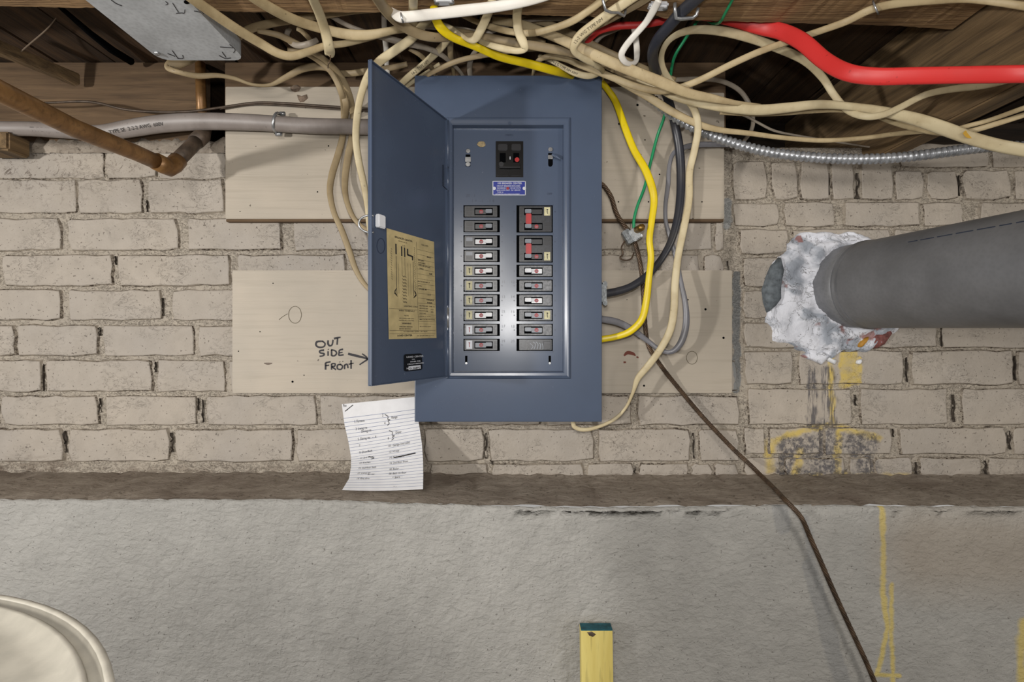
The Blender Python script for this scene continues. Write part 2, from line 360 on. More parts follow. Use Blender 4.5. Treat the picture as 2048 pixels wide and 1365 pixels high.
M['paper'] = simple('lined_paper', (226, 226, 228), 0.7, 0, 0.3, 0.03, 0.05, 60)
M['rule'] = simple('blue_rule', (134, 142, 166), 0.8)
M['plastic_w'] = simple('white_clip_plastic', (224, 226, 230), 0.35)
M['chip'] = simple('tan_flake', (176, 158, 122), 0.8, 0, 0.3, 0.3, 0.5, 300)
M['post'] = wood('yellow_painted_wood', (222, 206, 126), (204, 184, 100), 2, 0.5, 0.6, 0.2)
M['teal'] = simple('teal_end_paint', (36, 96, 108), 0.6, 0, 0.4, 0.3, 0.2, 80)
M['lid'] = simple('dusty_white_lid', (186, 181, 168), 0.5, 0, 0.4, 0.08, 0.08, 60)
M['brass'] = simple('tarnished_brass', (150, 118, 58), 0.4, 0.7, 0.5, 0.4, 0.2, 200)
M['lead'] = simple('cast_zinc', (150, 154, 156), 0.4, 0.6, 0.5, 0.3, 0.2, 200)
def foam_mat():
    t = NT('plaster_filler'); v = t.pos(); a = t.noise(v, 16, 4, 0.5, 0.5); b = t.noise(v, 90, 4)
    c = t.mix(t.ramp(a, 0.50, 0.60), (226, 228, 236), (160, 166, 176))
    c = t.mix(t.ramp(t.noise(v, 17, 3), 0.63, 0.67, 0, 0.8), c, (142, 84, 74))
    band = t.math('ABSOLUTE', t.math('SUBTRACT', t.noise(v, 20, 6, 0.65, 1.0), 0.5)); c = t.mix(t.ramp(band, 0, 0.012, 0.85, 0), c, (74, 72, 70))
    t.bump(t.math('ADD', a, b), 0.5, 0.004); return t.fin(c, 0.6, 0, 0.3)
M['foam'] = foam_mat()
M['slate'] = simple('grey_mortar_patch', (116, 124, 130), 0.7, 0, 0.3, 0.25, 0.5, 90)
M['concrete'] = simple('concrete_floor', (120, 114, 106), 0.8, 0, 0.3, 0.3, 0.4, 12)
M['web'] = simple('dusty_cobweb', (120, 104, 88), 0.9)
# ------------------------------------------------------------------ the setting
def grid_wall(name, px0, px1, py0, py1, d, mat, step=10, amp=0.003, kind='structure', parent=None):
    nx = int((px1-px0)/step); ny = int((py1-py0)/step); V = []; Fc = []
    for j in range(ny+1):
        for i in range(nx+1):
            p = P(px0+(px1-px0)*i/nx, py0+(py1-py0)*j/ny, d); p.y += random.uniform(-amp, amp); V.append(p)
    for j in range(ny):
        for i in range(nx): a = j*(nx+1)+i; Fc.append([a, a+nx+1, a+nx+2, a+1])
    o = mesh_obj(name, V, Fc, mat, parent, True)
    if kind: o['kind'] = kind
    return o
XL, XR = -460, 2520
wall = grid_wall('wall_back', XL, XR, 296, 985, D0+0.0045, M['mortar'], 8, 0.0018)
bk = MB().box((P((XL+XR)/2, 640, D0).x, 0.16, 1.32), (XR-XL)/2*D0/F, 0.14, 0.345)   # the body of the wall behind the face
bk.build('trim_3', M['ledge'])['kind'] = 'structure'
rows = [
 (303, 357, [(-140, -12), (-8, 207), (211, 312), (315, 450), (462, 690), (704, 900), (915, 1120), (1135, 1300), (1315, 1445)]),
 (360, 426, [(-100, 152), (155, 284), (296, 447), (458, 690), (704, 900), (915, 1120), (1135, 1300), (1315, 1445)]),
 (438, 500, [(-110, 122), (136, 355), (376, 562), (588, 810), (825, 1040), (1055, 1250), (1262, 1424), (1430, 1446)]),
 (511, 571, [(-212, -8), (6, 224), (237, 460), (475, 690), (705, 920), (935, 1150), (1165, 1400), (1408, 1448)]),
 (581, 640, [(-95, 122), (136, 322), (344, 560), (575, 790), (805, 1010), (1025, 1230), (1245, 1455)]),
 (652, 711, [(-178, 30), (36, 196), (206, 388), (398, 600), (615, 830), (845, 1060), (1075, 1290), (1305, 1455)]),
 (722, 783, [(-130, 82), (93, 303), (314, 450), (460, 680), (695, 910), (925, 1140), (1155, 1370), (1385, 1475)]),
 (793, 850, [(-200, -6), (4, 196), (212, 392), (412, 632), (642, 850), (862, 1080), (1092, 1262), (1276, 1478)]),
 (860, 923, [(-92, 126), (138, 338), (353, 585), (593, 836), (850, 967), (978, 1188), (1198, 1379), (1398, 1476)]),
 (929, 962, [(862, 975), (985, 1166), (1176, 1266), (1279, 1376), (1384, 1424), (1430, 1476)]),
 # right of the boards
 (288, 334, [(1800, 1978), (1986, 2180)]),
 (324, 398, [(1468, 1533), (1544, 1594), (1600, 1656), (1663, 1708), (1722, 1785)]),
 (342, 398, [(1792, 1848), (1856, 1916), (1926, 2020), (2030, 2150)]),
 (406, 452, [(1468, 1558), (1569, 1668), (1690, 1838), (1847, 1926), (1962, 2120)]),
 (460, 507, [(1480, 1575), (1586, 1780), (1790, 1990), (2000, 2200)]),
 (516, 572, [(1488, 1600), (1610, 1810), (1820, 2040), (2052, 2260)]),
 (582, 636, [(1488, 1560), (1572, 1780), (1790, 2000), (2012, 2220)]),
 (646, 695, [(1488, 1640), (1652, 1872), (1884, 2100)]),
 (703, 769, [(1490, 1584), (1600, 1806), (1824, 2026), (2036, 2240)]),
 (779, 849, [(1498, 1702), (1722, 1894), (1926, 2150)]),
 (857, 909, [(1490, 1528), (1538, 1640), (1650, 1782), (1800, 2010), (2028, 2220)]),
 (917, 955, [(1490, 1560), (1572, 1690), (1700, 1742), (1752, 1826), (1840, 1962), (1978, 2100)]),
]
def brick(x0, y0, x1, y1):
    dd = D0-random.uniform(0.0, 0.003)+0.001; j = 2.0; pts = []
    nx = max(3, int((x1-x0)/26)); ny = 3; c = random.choice((2, 3, 4, 6))
    for i in range(nx+1): pts.append((x0+c+(x1-x0-2*c)*i/nx, y0))
    for i in range(1, ny+1): pts.append((x1, y0+c*0.6+(y1-y0-1.2*c)*i/ny))
    for i in range(1, nx+1): pts.append((x1-c-(x1-x0-2*c)*i/nx, y1))
    for i in range(1, ny+1): pts.append((x0, y1-c*0.6-(y1-y0-1.2*c)*i/ny))
    pts = [(a+random.uniform(-j, j), b+random.uniform(-j, j)) for a, b in pts]
    cx, cy = (x0+x1)/2, (y0+y1)/2; V = []; Fc = []; n = len(pts)
    for ring, (dep, ins) in enumerate(((0.0075, -2.6), (0.0005, 0.6), (-0.0006, 2.2))):
        for a, b in pts:
            ux, uy = cx-a, cy-b; ux = math.copysign(min(abs(ux), abs(ins)), ux)*(1 if ins > 0 else -1); uy = math.copysign(min(abs(uy), abs(ins)), uy)*(1 if ins > 0 else -1)
            V.append(P(a+ux, b+uy, D0)+Vector((0, dd-D0+dep+random.uniform(-0.0004, 0.0004), 0)))
    for r in range(2):
        for k in range(n): Fc.append([r*n+k, (r+1)*n+k, (r+1)*n+(k+1) % n, r*n+(k+1) % n])
    Fc.append([2*n+k for k in range(n)][::-1])
    o = mesh_obj('brick', V, Fc, M['brick'], wall, True); o.data.polygons[-1].use_smooth = False
    o.data.materials.append(M['edge'])
    for p in o.data.polygons[:n]: p.use_smooth = False; p.material_index = 1
    return o
for y0, y1, xs in rows:
    for x0, x1 in xs: brick(x0, y0, x1, y1)
for k, (y0, y1) in enumerate([(303, 362), (368, 425), (438, 500), (511, 571), (581, 640), (652, 711), (722, 783), (793, 850), (860, 923), (929, 962)]):
    lx = rows[k][2][0][0]-12
    if k < 9: brick(lx-210, y0, lx, y1)
    rx = {0: 2190, 1: 2165, 2: 2130, 3: 2210, 4: 2270, 5: 2232, 6: 2250, 7: 2160, 8: 2232, 9: 2112}[k]
    ry = [(288, 334), (342, 398), (406, 452), (460, 507), (516, 572), (582, 636), (703, 769), (779, 849), (857, 909), (917, 955)][k]
    brick(rx, ry[0], rx+200, ry[1])
def gap(x_, y0, y1, w_):
    n = 6; pts = [(x_+random.uniform(-0.3, 0.3)*w_-w_/2*(0.6+0.4*math.sin(i*2)), y0+(y1-y0)*i/n) for i in range(n+1)]+[(x_+w_/2*(0.6+0.4*math.cos(i*1.7)), y1-(y1-y0)*i/n) for i in range(n+1)]
    m = len(pts); cx = sum(a for a, b in pts)/m; V = [P(a, b, D0)+Vector((0, 0.0008, 0)) for a, b in pts]+[P(cx+(a-cx)*0.55, b*0.9+(y0+y1)/2*0.1, D0)+Vector((0, 0.004, 0)) for a, b in pts]
    return mesh_obj('joint_gap', V, [[k, (k+1) % m, m+(k+1) % m, m+k] for k in range(m)]+[[m+k for k in range(m)]], M['gap'], wall)
M['gap'] = simple('deep_joint', (84, 76, 68), 0.9, 0, 0.2, 0.3, 0.3, 120)
for q in ((325, 596, 632, 5), (199, 797, 826, 6), (129, 862, 906, 9), (343, 866, 905, 8), (293, 400, 424, 4), (396, 797, 822, 4), (86, 728, 783, 4), (405, 800, 846, 4), (198, 655, 672, 7), (127, 655, 700, 6), (310, 724, 745, 6), (20, 655, 690, 9), (140, 438, 470, 3), (230, 512, 530, 5),
          (972, 866, 918, 7), (1387, 866, 918, 6), (1270, 932, 950, 5), (984, 921, 930, 7), (1714, 346, 398, 13), (1919, 350, 392, 4), (1659, 346, 390, 3), (1814, 715, 765, 6), (2031, 712, 762, 5), (1908, 790, 845, 8), (1711, 790, 812, 7), (2020, 862, 900, 8), (1787, 858, 875, 5), (1833, 925, 950, 7), (1972, 922, 950, 7), (1884, 650, 694, 3), (1456, 522, 568, 5)): gap(*q)
# sloped ledge and the thicker rendered wall below it
def ledge():
    V = []; Fc = []; nx = 220; prof = [(1.112, 944), (1.09, 952), (1.04, 962), (0.97, 982), (0.935, 996), (0.922, 1003)]
    for i in range(nx+1):
        x = -1.75+3.5*i/nx; pxr = x*F/0.92+1024; drop = 0.004*math.sin(x*3)+random.uniform(-0.0018, 0.0018)
        tilt = -0.011*max(0, min(1, (pxr-700)/500))
        for k, (d, py) in enumerate(prof):
            V.append(Vector((x, d-D0+random.uniform(-0.004, 0.004)*(k < 5), CZ+(682.5-py)*d/F+(drop+tilt if k > 1 else tilt*0.3)+random.uniform(-0.003, 0.003)*(1 if k in (0, 1, 2) else 0.4))))
    m = len(prof)
    for i in range(nx):
        for k in range(m-1): a = i*m+k; Fc.append([a, a+m, a+m+1, a+1])
    return mesh_obj('trim_1', V, Fc, M['ledge'], None, True)
ledge()['kind'] = 'structure'
def lower():
    V = []; Fc = []; nx = 260; zs = [0.0, 0.2, 0.4, 0.5]+[0.52+0.42*i/30 for i in range(31)]
    top = [( -460, 1003), (600, 1003), (720, 1006), (1000, 1016), (1200, 1020), (1600, 1014), (1900, 1017), (2520, 1017)]
    def topy(px):
        for (a, b), (c, d) in zip(top, top[1:]):
            if a <= px <= c: return b+(d-b)*(px-a)/(c-a)
        return 1010
    for i in range(nx+1):
        x = -1.75+3.5*i/nx; px = x*F/0.92+1024; zt = CZ+(682.5-topy(px))*0.92/F+random.uniform(-0.0015, 0.0015)
        for z in zs+[zt-0.006, zt-0.001]: V.append(Vector((x, 0.92-D0+random.uniform(-0.0016, 0.0016)-(0.012*max(0, (0.66-z)/0.66)), z)))
        V.append(Vector((x, 0.926-D0, zt+0.0015)))
    m = len(zs)+3
    for i in range(nx):
        for k in range(m-1): a = i*m+k; Fc.append([a, a+m, a+m+1, a+1])
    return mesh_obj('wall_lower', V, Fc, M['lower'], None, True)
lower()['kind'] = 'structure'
MB().box((0, -1.6, -0.05), 2.4, 2.0, 0.05).build('floor', M['concrete'])['kind'] = 'structure'
# ceiling: subfloor boards run away from the eye, each its own plank
ceil = MB().box((0, -1.1, CEILZ+0.04), 2.0, 1.55, 0.014).build('ceiling', M['darkwood']); ceil['kind'] = 'structure'
x = -1.95
while x < 1.95:
    wd = random.uniform(0.128, 0.142)
    MB().box((x+wd/2, -1.1, CEILZ+0.012+random.uniform(0, 0.003)), wd/2-0.0025, 1.55, 0.011, None, 0.0015).build('plank', M['subfloor'], ceil); x += wd
# rim board above the bricks, split by a dark gap; void behind at the right
rim = MB()
a = P(-460, 125, D0+0.002); b = P(400, 290, D0+0.002); rim.box(((a.x+b.x)/2, a.y+0.02, (CEILZ+1.668)/2), (b.x-a.x)/2, 0.02, (CEILZ-1.668)/2, None, 0.002)
rim.build('trim_2', M['rim'])['kind'] = 'structure'
rim = MB(); a = P(449, 125, D0+0.002); b = P(1452, 290, D0+0.002); rim.box(((a.x+b.x)/2, a.y+0.02, (CEILZ+1.668)/2), (b.x-a.x)/2, 0.02, (CEILZ-1.668)/2, None, 0.002)
rim.build('trim_4', M['rim'])['kind'] = 'structure'
v_ = MB().box((0, 0.33, 1.76), 1.75, 0.01, 0.15); v_.build('trim_5', M['darkwood'])['kind'] = 'structure'
# crumbly mortar bed under the rim board
def rubble():
    V = []; Fc = []; nx = 150
    for i in range(nx+1):
        x = P(-460, 0, D0).x+(P(452, 0, D0).x-P(-460, 0, D0).x)*i/nx
        h = 0.006+0.010*abs(math.sin(i*0.37)+0.5*math.sin(i*1.3))*random.uniform(0.5, 1)
        V += [Vector((x, 0.0-0.004+random.uniform(-0.003, 0.003), 1.660)), Vector((x, -0.008+random.uniform(-0.004, 0.003), 1.668+h*0.4)), Vector((x, 0.002, 1.668+h+0.012)), Vector((x, 0.02, 1.668+h+0.016))]
    for i in range(nx):
        for k in range(3): a = i*4+k; Fc.append([a, a+4, a+5, a+1])
    return mesh_obj('trim_6', V, Fc, M['ledge'], None, True)
rubble()['kind'] = 'structure'
# ------------------------------------------------------------------ timbers
def beam():
    V = []; Fc = []; low = [(-460, 12), (0, 12), (200, 16), (480, 24), (760, 25), (1000, 29), (1180, 33), (1220, 40), (1262, 18), (1290, 22), (1330, 38), (1430, 42), (1560, 46), (1700, 49), (1800, 52), (1905, 59)]
    q = []
    for (x0, y0), (x1, y1) in zip(low, low[1:]):
        n = max(1, int((x1-x0)/9)); q += [(x0+(x1-x0)*k/n, y0+(y1-y0)*k/n+random.uniform(-0.9, 0.9)) for k in range(n)]
    q.append(low[-1])
    for px, py in q:
        # the bottom stays near one level; the ragged back arris wanders in depth
        d = (BEAMZ-CZ)*F/(682.5-py); p = P(px, py, d); z = p.z
        V += [Vector((p.x, p.y+0.004, CEILZ)), Vector((p.x, p.y+0.003, z+0.006)), Vector((p.x, p.y, z)), Vector((p.x*1.0, p.y-0.05, z+random.uniform(-0.001, 0.001))), Vector((p.x, -D0+0.70, z)), Vector((p.x, -D0+0.70, CEILZ))]
    for i in range(len(q)-1):
        for k in range(5): a = i*6+k; Fc.append([a, a+1, a+7, a+6])
    Fc.append(list(range(6))[::-1]); Fc.append([(len(q)-1)*6+k for k in range(6)])
    o = mesh_obj('ceiling_beam', V, Fc, M['beam'])
    return tag(o, 'rough sawn timber beam across the top that the cables are stapled under', 'beam')
beam()
j = MB().box((0.790, -0.55, 1.75), 0.022, 0.87, 0.112, None, 0.003).build('floor_joist', M['joist'])
tag(j, 'dark brown floor joist running from the brick wall overhead, behind the red cable', 'joist')
nl = MB(); a = P(-60, 96, 0.93); b = P(152, 139, 1.085); dv = (b-a); R = Vector((dv.x, dv.y, 0)).to_track_quat('X', 'Z').to_matrix()
nl.box((a+b)/2, dv.length/2, 0.010, 0.012, R, 0.002)
tag(nl.build('nailing_strip', M['joist']), 'short brown wooden nailing strip in the corner above the tan pipe', 'wood strip')
bl = MB(); bl.pbox(-70, 262, 16, 300, 1.04, 0.05, 0.004)
tag(bl.build('wood_block', M['joist']), 'pale wooden block end under the grey service cable', 'wood block')
# painted backer boards
b1 = MB(); b1.pbox(450, 173, 1386, 438, 1.087, 0.0185, 0.0015); b1.pbox(1387, 185, 1449, 438, 1.0868, 0.0183, 0.0015)
b1 = b1.build('backer_board', M['board']); tag(b1, 'beige painted board behind the upper half of the electrical panel', 'board')
gp = MB(); gp.pbox(452, 438.5, 1447, 443.5, 1.0885, 0.016, 0.0005); gp.build('lower_edge', M['rim'], b1)
b2 = MB(); b2.pbox(464, 541, 1465, 787, 1.0885, 0.017, 0.0015); b2 = b2.build('backer_board', M['board'])
tag(b2, 'beige painted board with handwriting behind the lower half of the electrical panel', 'board')
fb = lambda u, v: P(u, v, 1.0880)
kn = strokes([[(590+13*math.cos(t*0.7), 630+17*math.sin(t*0.7)) for t in range(10)], [(575, 628), (565, 634), (558, 640)]], fb, 1.0)
mesh_obj('knot_outline', kn[0], kn[1], M['faint'], b2)
kn = strokes([[(1384+11*math.cos(t*0.7), 716+13*math.sin(t*0.7)) for t in range(10)]], fb, 1.0); mesh_obj('knot_outline', kn[0], kn[1], M['faint'], b2)
out = [
 [(646, 683, 3), (634, 684, 4), (632, 691, 3.5), (638, 695, 3.5), (647, 694, 3), (650, 688, 3), (645, 683, 3)],
 [(656, 681, 3), (656, 688, 4), (659, 692, 3.5), (664, 690, 3), (666, 680, 3)], [(668, 678, 4), (674, 676, 4), (681, 675, 3)], [(675, 677, 3), (674, 690, 3)],
 [(648, 701, 4), (640, 702, 3.5), (640, 706, 3), (648, 708, 3.5), (646, 712, 3), (639, 713, 3)], [(656, 703, 3), (656, 712, 3)], [(656, 699, 3), (657, 700, 3)],
 [(663, 700, 3), (663, 712, 3.5)], [(662, 700, 3), (670, 702, 3), (673, 707, 3), (669, 712, 3), (663, 712, 3)],
 [(686, 699, 3.5), (679, 701, 3), (678, 706, 3), (678, 711, 3), (687, 710, 3)], [(679, 706, 2.5), (685, 705, 2.5)],
 [(651, 726, 3.5), (651, 740, 3.5)], [(651, 726, 3), (661, 724, 3)], [(651, 732, 3), (658, 731, 3)],
 [(663, 728, 3), (663, 740, 3)], [(663, 728, 3), (670, 728, 3), (669, 733, 3), (664, 734, 3), (672, 740, 3)],
 [(681, 729, 3), (675, 731, 3), (675, 738, 3), (682, 739, 3), (685, 733, 3), (680, 729, 3)], [(679, 724, 2.5), (680, 725, 2.5)], [(685, 723, 2.5), (686, 724, 2.5)],
 [(689, 730, 3), (689, 739, 3)], [(689, 731, 3), (694, 729, 3), (696, 737, 3)], [(702, 721, 3), (702, 738, 3)], [(697, 729, 2.5), (707, 727, 2.5)],
 [(696, 708, 4.5), (712, 712, 5), (728, 716, 4), (735, 719, 3)], [(724, 708, 2.5), (731, 713, 3), (736, 719, 3)], [(736, 719, 3), (728, 724, 3), (719, 730, 2.5)]]
ov = strokes(out, fb, 3); hw = mesh_obj('handwriting', ov[0], ov[1], M['marker'], b2); hw['label'] = 'black marker writing OUT SIDE FRONT with an arrow'; hw['kind'] = 'stuff'
for (x_, y_, r_) in ((536, 727, 6), (505, 701, 0)):
    if r_:
        st = strokes([[(x_-8, y_, 2), (x_, y_+1, 4.5), (x_+8, y_, 2)]], fb, 3); mesh_obj('chipped_paint', st[0], st[1], M['brownpipe'], b2)
st = strokes([[(1248, 712, 3), (1255, 706, 7), (1266, 708, 6), (1271, 712, 2)], [(1247, 725, 4), (1252, 725, 3)], [(1273, 714, 3), (1277, 716, 3)]], fb, 3); mesh_obj('chipped_paint', st[0], st[1], simple('bare_red_patch', (112, 60, 48), 0.8), b2)
def hole(px, py, r, d, parent):
    n = 8; V = [P(px+r*math.cos(2*math.pi*k/n), py+r*math.sin(2*math.pi*k/n), d-0.0002) for k in range(n)]
    return mesh_obj('nail_hole', V, [list(range(n))], M['void'], parent)
for q in ((1275, 210, 2.5), (1238, 248, 2), (1290, 280, 1.5), (1319, 349, 1.6), (1237, 404, 1.6), (1297, 404, 1.6), (1353, 418, 1.8), (611, 215, 1.6), (627, 215, 1.4), (657, 292, 1.6), (635, 384, 1.4), (480, 423, 1), (549, 267, 1), (1404, 404, 1.5)): hole(*q, 1.0868, b1)
for q in ((546, 567, 1.2), (520, 664, 1.3), (477, 703, 1.2), (608, 751, 1.2), (585, 764, 2.2), (1411, 619, 2.4), (1376, 600, 1.5), (1447, 676, 2.4), (1288, 772, 2.2), (1254, 600, 1)): hole(*q, 1.0884, b2)
mud = simple('dried_mud', (140, 122, 106), 0.9, 0, 0.2, 0.25, 0.8, 160)
blob('mud_smudge', [(580, 176), (588, 171), (596, 170), (602, 176), (598, 183), (590, 185), (583, 182)], 1.087, 0.003, mud, b1)
blob('mud_smudge', [(594, 190), (604, 193), (614, 189), (616, 197), (608, 204), (600, 205), (596, 198)], 1.087, 0.003, mud, b1)
# ------------------------------------------------------------------ electrical panel
DC = 1.010                                     # distance to the cover
panel = empty('electrical_panel', (P(1016, 0, DC).x, -0.05, P(0, 845, DC).z), 'blue grey electrical panel with open door and two columns of breakers', 'electrical panel')
def rect_loft(name, secs, mat, parent, close_last=False, smooth=False):
    V = []; Fc = []
    for x0, y0, x1, y1, d, dy in secs:
        for a, b in ((x0, y0), (x1, y0), (x1, y1), (x0, y1)):
            p = P(a, b, DC); p.y += dy; V.append(p)
    for i in range(len(secs)-1):
        for k in range(4): Fc.append([i*4+k, (i+1)*4+k, (i+1)*4+(k+1) % 4, i*4+(k+1) % 4])
    if close_last: Fc.append([(len(secs)-1)*4+k for k in range(4)][::-1])
    return mesh_obj(name, V, Fc, mat, parent, smooth)
def rl(x0, y0, x1, y1, dy): return (x0, y0, x1, y1, DC, dy)
rect_loft('cover', [rl(829.5, 151, 1203.5, 844, 0.019), rl(829, 150.5, 1204, 844.5, 0.002), rl(829.5, 151, 1203.5, 844, 0.0005), rl(831, 152.5, 1202, 842.5, 0.0),
    rl(892, 235, 1141, 758.5, 0.0), rl(894, 237, 1139, 756.5, -0.0035), rl(896.5, 239.5, 1136.5, 754, -0.0045), rl(899, 242, 1134, 751.5, -0.0030), rl(903, 248, 1129, 746.5, -0.0024), rl(905, 250.5, 1127, 744.5, -0.0010), rl(905.3, 251, 1126.7, 744, 0.006), rl(906, 252, 1126, 743, 0.0125)], M['panel'], panel)
bx = MB(); a = P(833, 840, DC); b = P(1200, 154, DC); bx.box(((a.x+b.x)/2, -0.0480, (a.z+b.z)/2), (b.x-a.x)/2, 0.0295, (b.z-a.z)/2, None, 0.002); bx.build('enclosure_box', M['panel'], panel)
DF = DC+0.0120
df = MB(); df.pbox(903, 249, 1129, 747, DC+0.0122, 0.004); df.v = [v for v in df.v]; dfo = df.build('dead_front', M['panel'], panel)
def pr(x0, y0, x1, y1, proud, t=0.006, bev=0.0):
    """box on the dead front; pixel rectangle measured in the photograph at the dead-front depth"""
    return MB().pbox(x0, y0, x1, y1, DF-proud, t+proud*0, bev)
def rpix(cx, cy, r, d, n=14):
    return [P(cx+r*math.cos(2*math.pi*k/n), cy+r*math.sin(2*math.pi*k/n), d) for k in range(n)]
# thin pressed lines that frame the two breaker columns
for xx in (1127.5,):
    pr(xx-0.6, 262, xx+0.6, 740, 0.0006).build('pressed_line', M['panel'], dfo)
rowsY = [411, 440.5, 471, 500, 530, 559.5, 589, 618.5, 648, 678]
for k, y0 in enumerate(rowsY):
    for s_ in (0, 1):
        X0, X1 = ((927, 999.5) if s_ == 0 else (1033, 1105.5)); X0 += (0.5-k*0.06)*0; Y1 = y0+24.5
        if s_ == 1 and k in (1, 3): continue
        dbl = (s_ == 1 and k in (0, 2)); Y1 = y0+(54.5 if dbl else 24.5)
        blank = (s_ == 1 and k == 9)
        lt = blank is False and ((s_ == 0 and k in (6, 7, 8)) or (s_ == 1 and k in (4, 5, 6, 7, 8)))
        sl = pr(X0, y0, X1, Y1, 0.0004).build('breaker_slot', M['void'], dfo)
        MB().pbox(X0-0.5, y0-1.7, X1+0.5, y0-0.3, DF-0.0016, 0.003, 0.0003).build('slot_lip', M['panel'], dfo); MB().pbox(X0-0.5, Y1+0.3, X1+0.5, Y1+2.2, DF-0.0022, 0.004, 0.0004).build('slot_lip', M['panel'], dfo)
        if s_ == 0: bx0, bx1, wx0, wx1, tx0, tx1 = 929, 994.5, 948, 986.5, 932.5, 944.5
        else: bx0, bx1, wx0, wx1, tx0, tx1 = 1038.5, 1103.5, 1047.5, 1086, 1088.5, 1100.5
        body = pr(bx0, y0+1.5, bx1, Y1-1.8, 0.0016, 0.006, 0.0007).build('circuit_breaker', M['breaker_lt'] if lt else M['breaker'], panel)
        if blank:
            body.name = 'worn_filler'; body['label'] = 'worn scratched filler without a switch'
            wb = strokes([[(1060+i*6, 684+random.uniform(0, 4)), (1066+i*5, 690+random.uniform(-2, 4)), (1062+i*6, 699)] for i in range(6)], lambda u, v: P(u, v, DF-0.0018), 1.6); mesh_obj('worn_streak', wb[0], wb[1], M['handle_g'], body)
            MB().pbox(1052, 682, 1058, 700, DF-0.0022, 0.002, 0.0005).build('moulded_rib', M['breaker_lt'], body); MB().pbox(1087, 683, 1101, 700, DF-0.002, 0.002, 0.0004).build('moulded_block', M['breaker'], body)
            continue
        for half in ((0, 1) if dbl else (0,)):
            yy = y0+half*29.8
            win = MB().pbox(wx0, yy+4.5, wx1, yy+20.5, DF-0.0022, 0.002, 0.0009).build('switch_window', M['void'], body)
            hm = M['handle_k']
            if s_ == 0: hm = [M['handle_k'], M['handle_k'], M['handle_w'], M['handle_w'], M['handle_w'], M['handle_g'], M['handle_g'], M['handle_w'], M['handle_g'], M['handle_g']][k]
            elif not dbl: hm = {4: M['handle_w'], 5: M['handle_g'], 6: M['handle_w'], 7: M['handle_g'], 8: M['handle_g']}[k]
            a0, a1 = (950.5, 972) if s_ == 0 else (1063, 1084); h0, h1 = (971, 984) if s_ == 0 else (1050, 1063)
            MB().pbox(a0, yy+8, a1, yy+17.5, DF-0.0030, 0.002, 0.0004).build('switch_plate', hm, body)
            hd = MB().pbox(h0, yy+7, h1, yy+15, DF-0.0100, 0.008, 0.0009); hd.build('switch_handle', M['handle_w'] if hm is M['handle_w'] else M['handle_g'], body)
            if not (dbl and half == 0) and not (dbl and k == 0 and half == 0):
                cx = 962.5 if s_ == 0 else 1073
                V = rpix(cx, yy+12.5, 4.0, DF-0.0032); mesh_obj('red_dot', V, [list(range(len(V)))[::-1]], M['reddot'], body)
                lettering('amp_rating', [('15' if k % 2 else '20', cx-2.6, -(yy+14.6), 5.0, 0, 0.02)], lambda u, v: P(u, -v, DF-0.0034), M['handle_g'], body)
            # moulded ribs beside the window
            for q in ((bx1-7, bx1-1) if s_ == 0 else (bx0+1.5, bx0+7),):
                MB().pbox(q[0], yy+5, q[1], yy+11, DF-0.0021, 0.002, 0.0003).build('moulded_block', M['breaker_lt'] if lt else M['handle_k'], body)
                MB().pbox(q[0], yy+12.5, q[1], yy+19, DF-0.0021, 0.002, 0.0003).build('moulded_block', M['breaker_lt'] if lt else M['handle_k'], body)
            hastape = (s_ == 0 and k in (4, 5, 6, 7)) or (s_ == 1 and ((k == 0 and half == 0) or (k == 2 and half == 1) or k == 7))
            white = (s_ == 0 and k in (8, 9))
            if hastape or white:
                tp = MB().pbox(tx0, yy+3.5, tx1, yy+20.5, DF-0.0024, 0.002, 0.0002).build('paper_tag', M['tape'] if hastape else M['whitepaint'], body)
                q = (tx0+tx1)/2; st = strokes([[(q+0.5, yy+7), (q, yy+12), (q+0.6, yy+17)], [(q-1.5, yy+8), (q+2, yy+8.5)]], lambda u, v: P(u, v, DF-0.0026), 1.3)
                mesh_obj('pen_mark', st[0], st[1], M['ink'] if hastape else M['reddot'], body)
            else:
                for q in (0, 1): MB().pbox(tx0-0.5, yy+4+q*8.5, tx1+0.5, yy+11+q*8.5, DF-0.0021, 0.002, 0.0003).build('moulded_block', M['handle_g'] if (s_ == 0 and k in (2, 3) and q == 0) else (M['breaker_lt'] if lt else M['handle_k']), body)
        if dbl:
            MB().pbox(1051.5, y0+16, 1063, y0+37, DF-0.0095, 0.005, 0.0012).build('tie_bar', M['tie'], body); body['label'] = 'double breaker with a red bar joining its two switches'
        # tiny punched dimples beside each slot
        for dx in (-4.5, 4.5):
            V = rpix((X0 if dx < 0 else X1)+dx, y0+12.5, 1.3, DF-0.0003, 8); mesh_obj('rivet_dimple', V, [list(range(8))[::-1]], M['emboss'], dfo)
num = []
for k in range(5): num += [(str(11+2*k), 1002.5 if k else 1003, -(575+29.6*k-8), 8, 0, 0.0), (str(12+2*k), 1021.5, -(575+29.6*k-8), 8, 0, 0.0)]
lettering('embossed_numbers', num, lambda u, v: P(u, -v, DF-0.0003), M['emboss'], dfo)
lettering('pencil_note', [('20 . 1', 931, -394, 9, 0.1, -0.01), ('1 +  -1   -1 4', 942, -405, 9, 0.1, -0.01), ('MAIN', 1011, -272, 6, 0, 0), ('OFF', 1094, -390, 6, 0, 0)], lambda u, v: P(u, -v, DF-0.0003), M['emboss'], dfo)
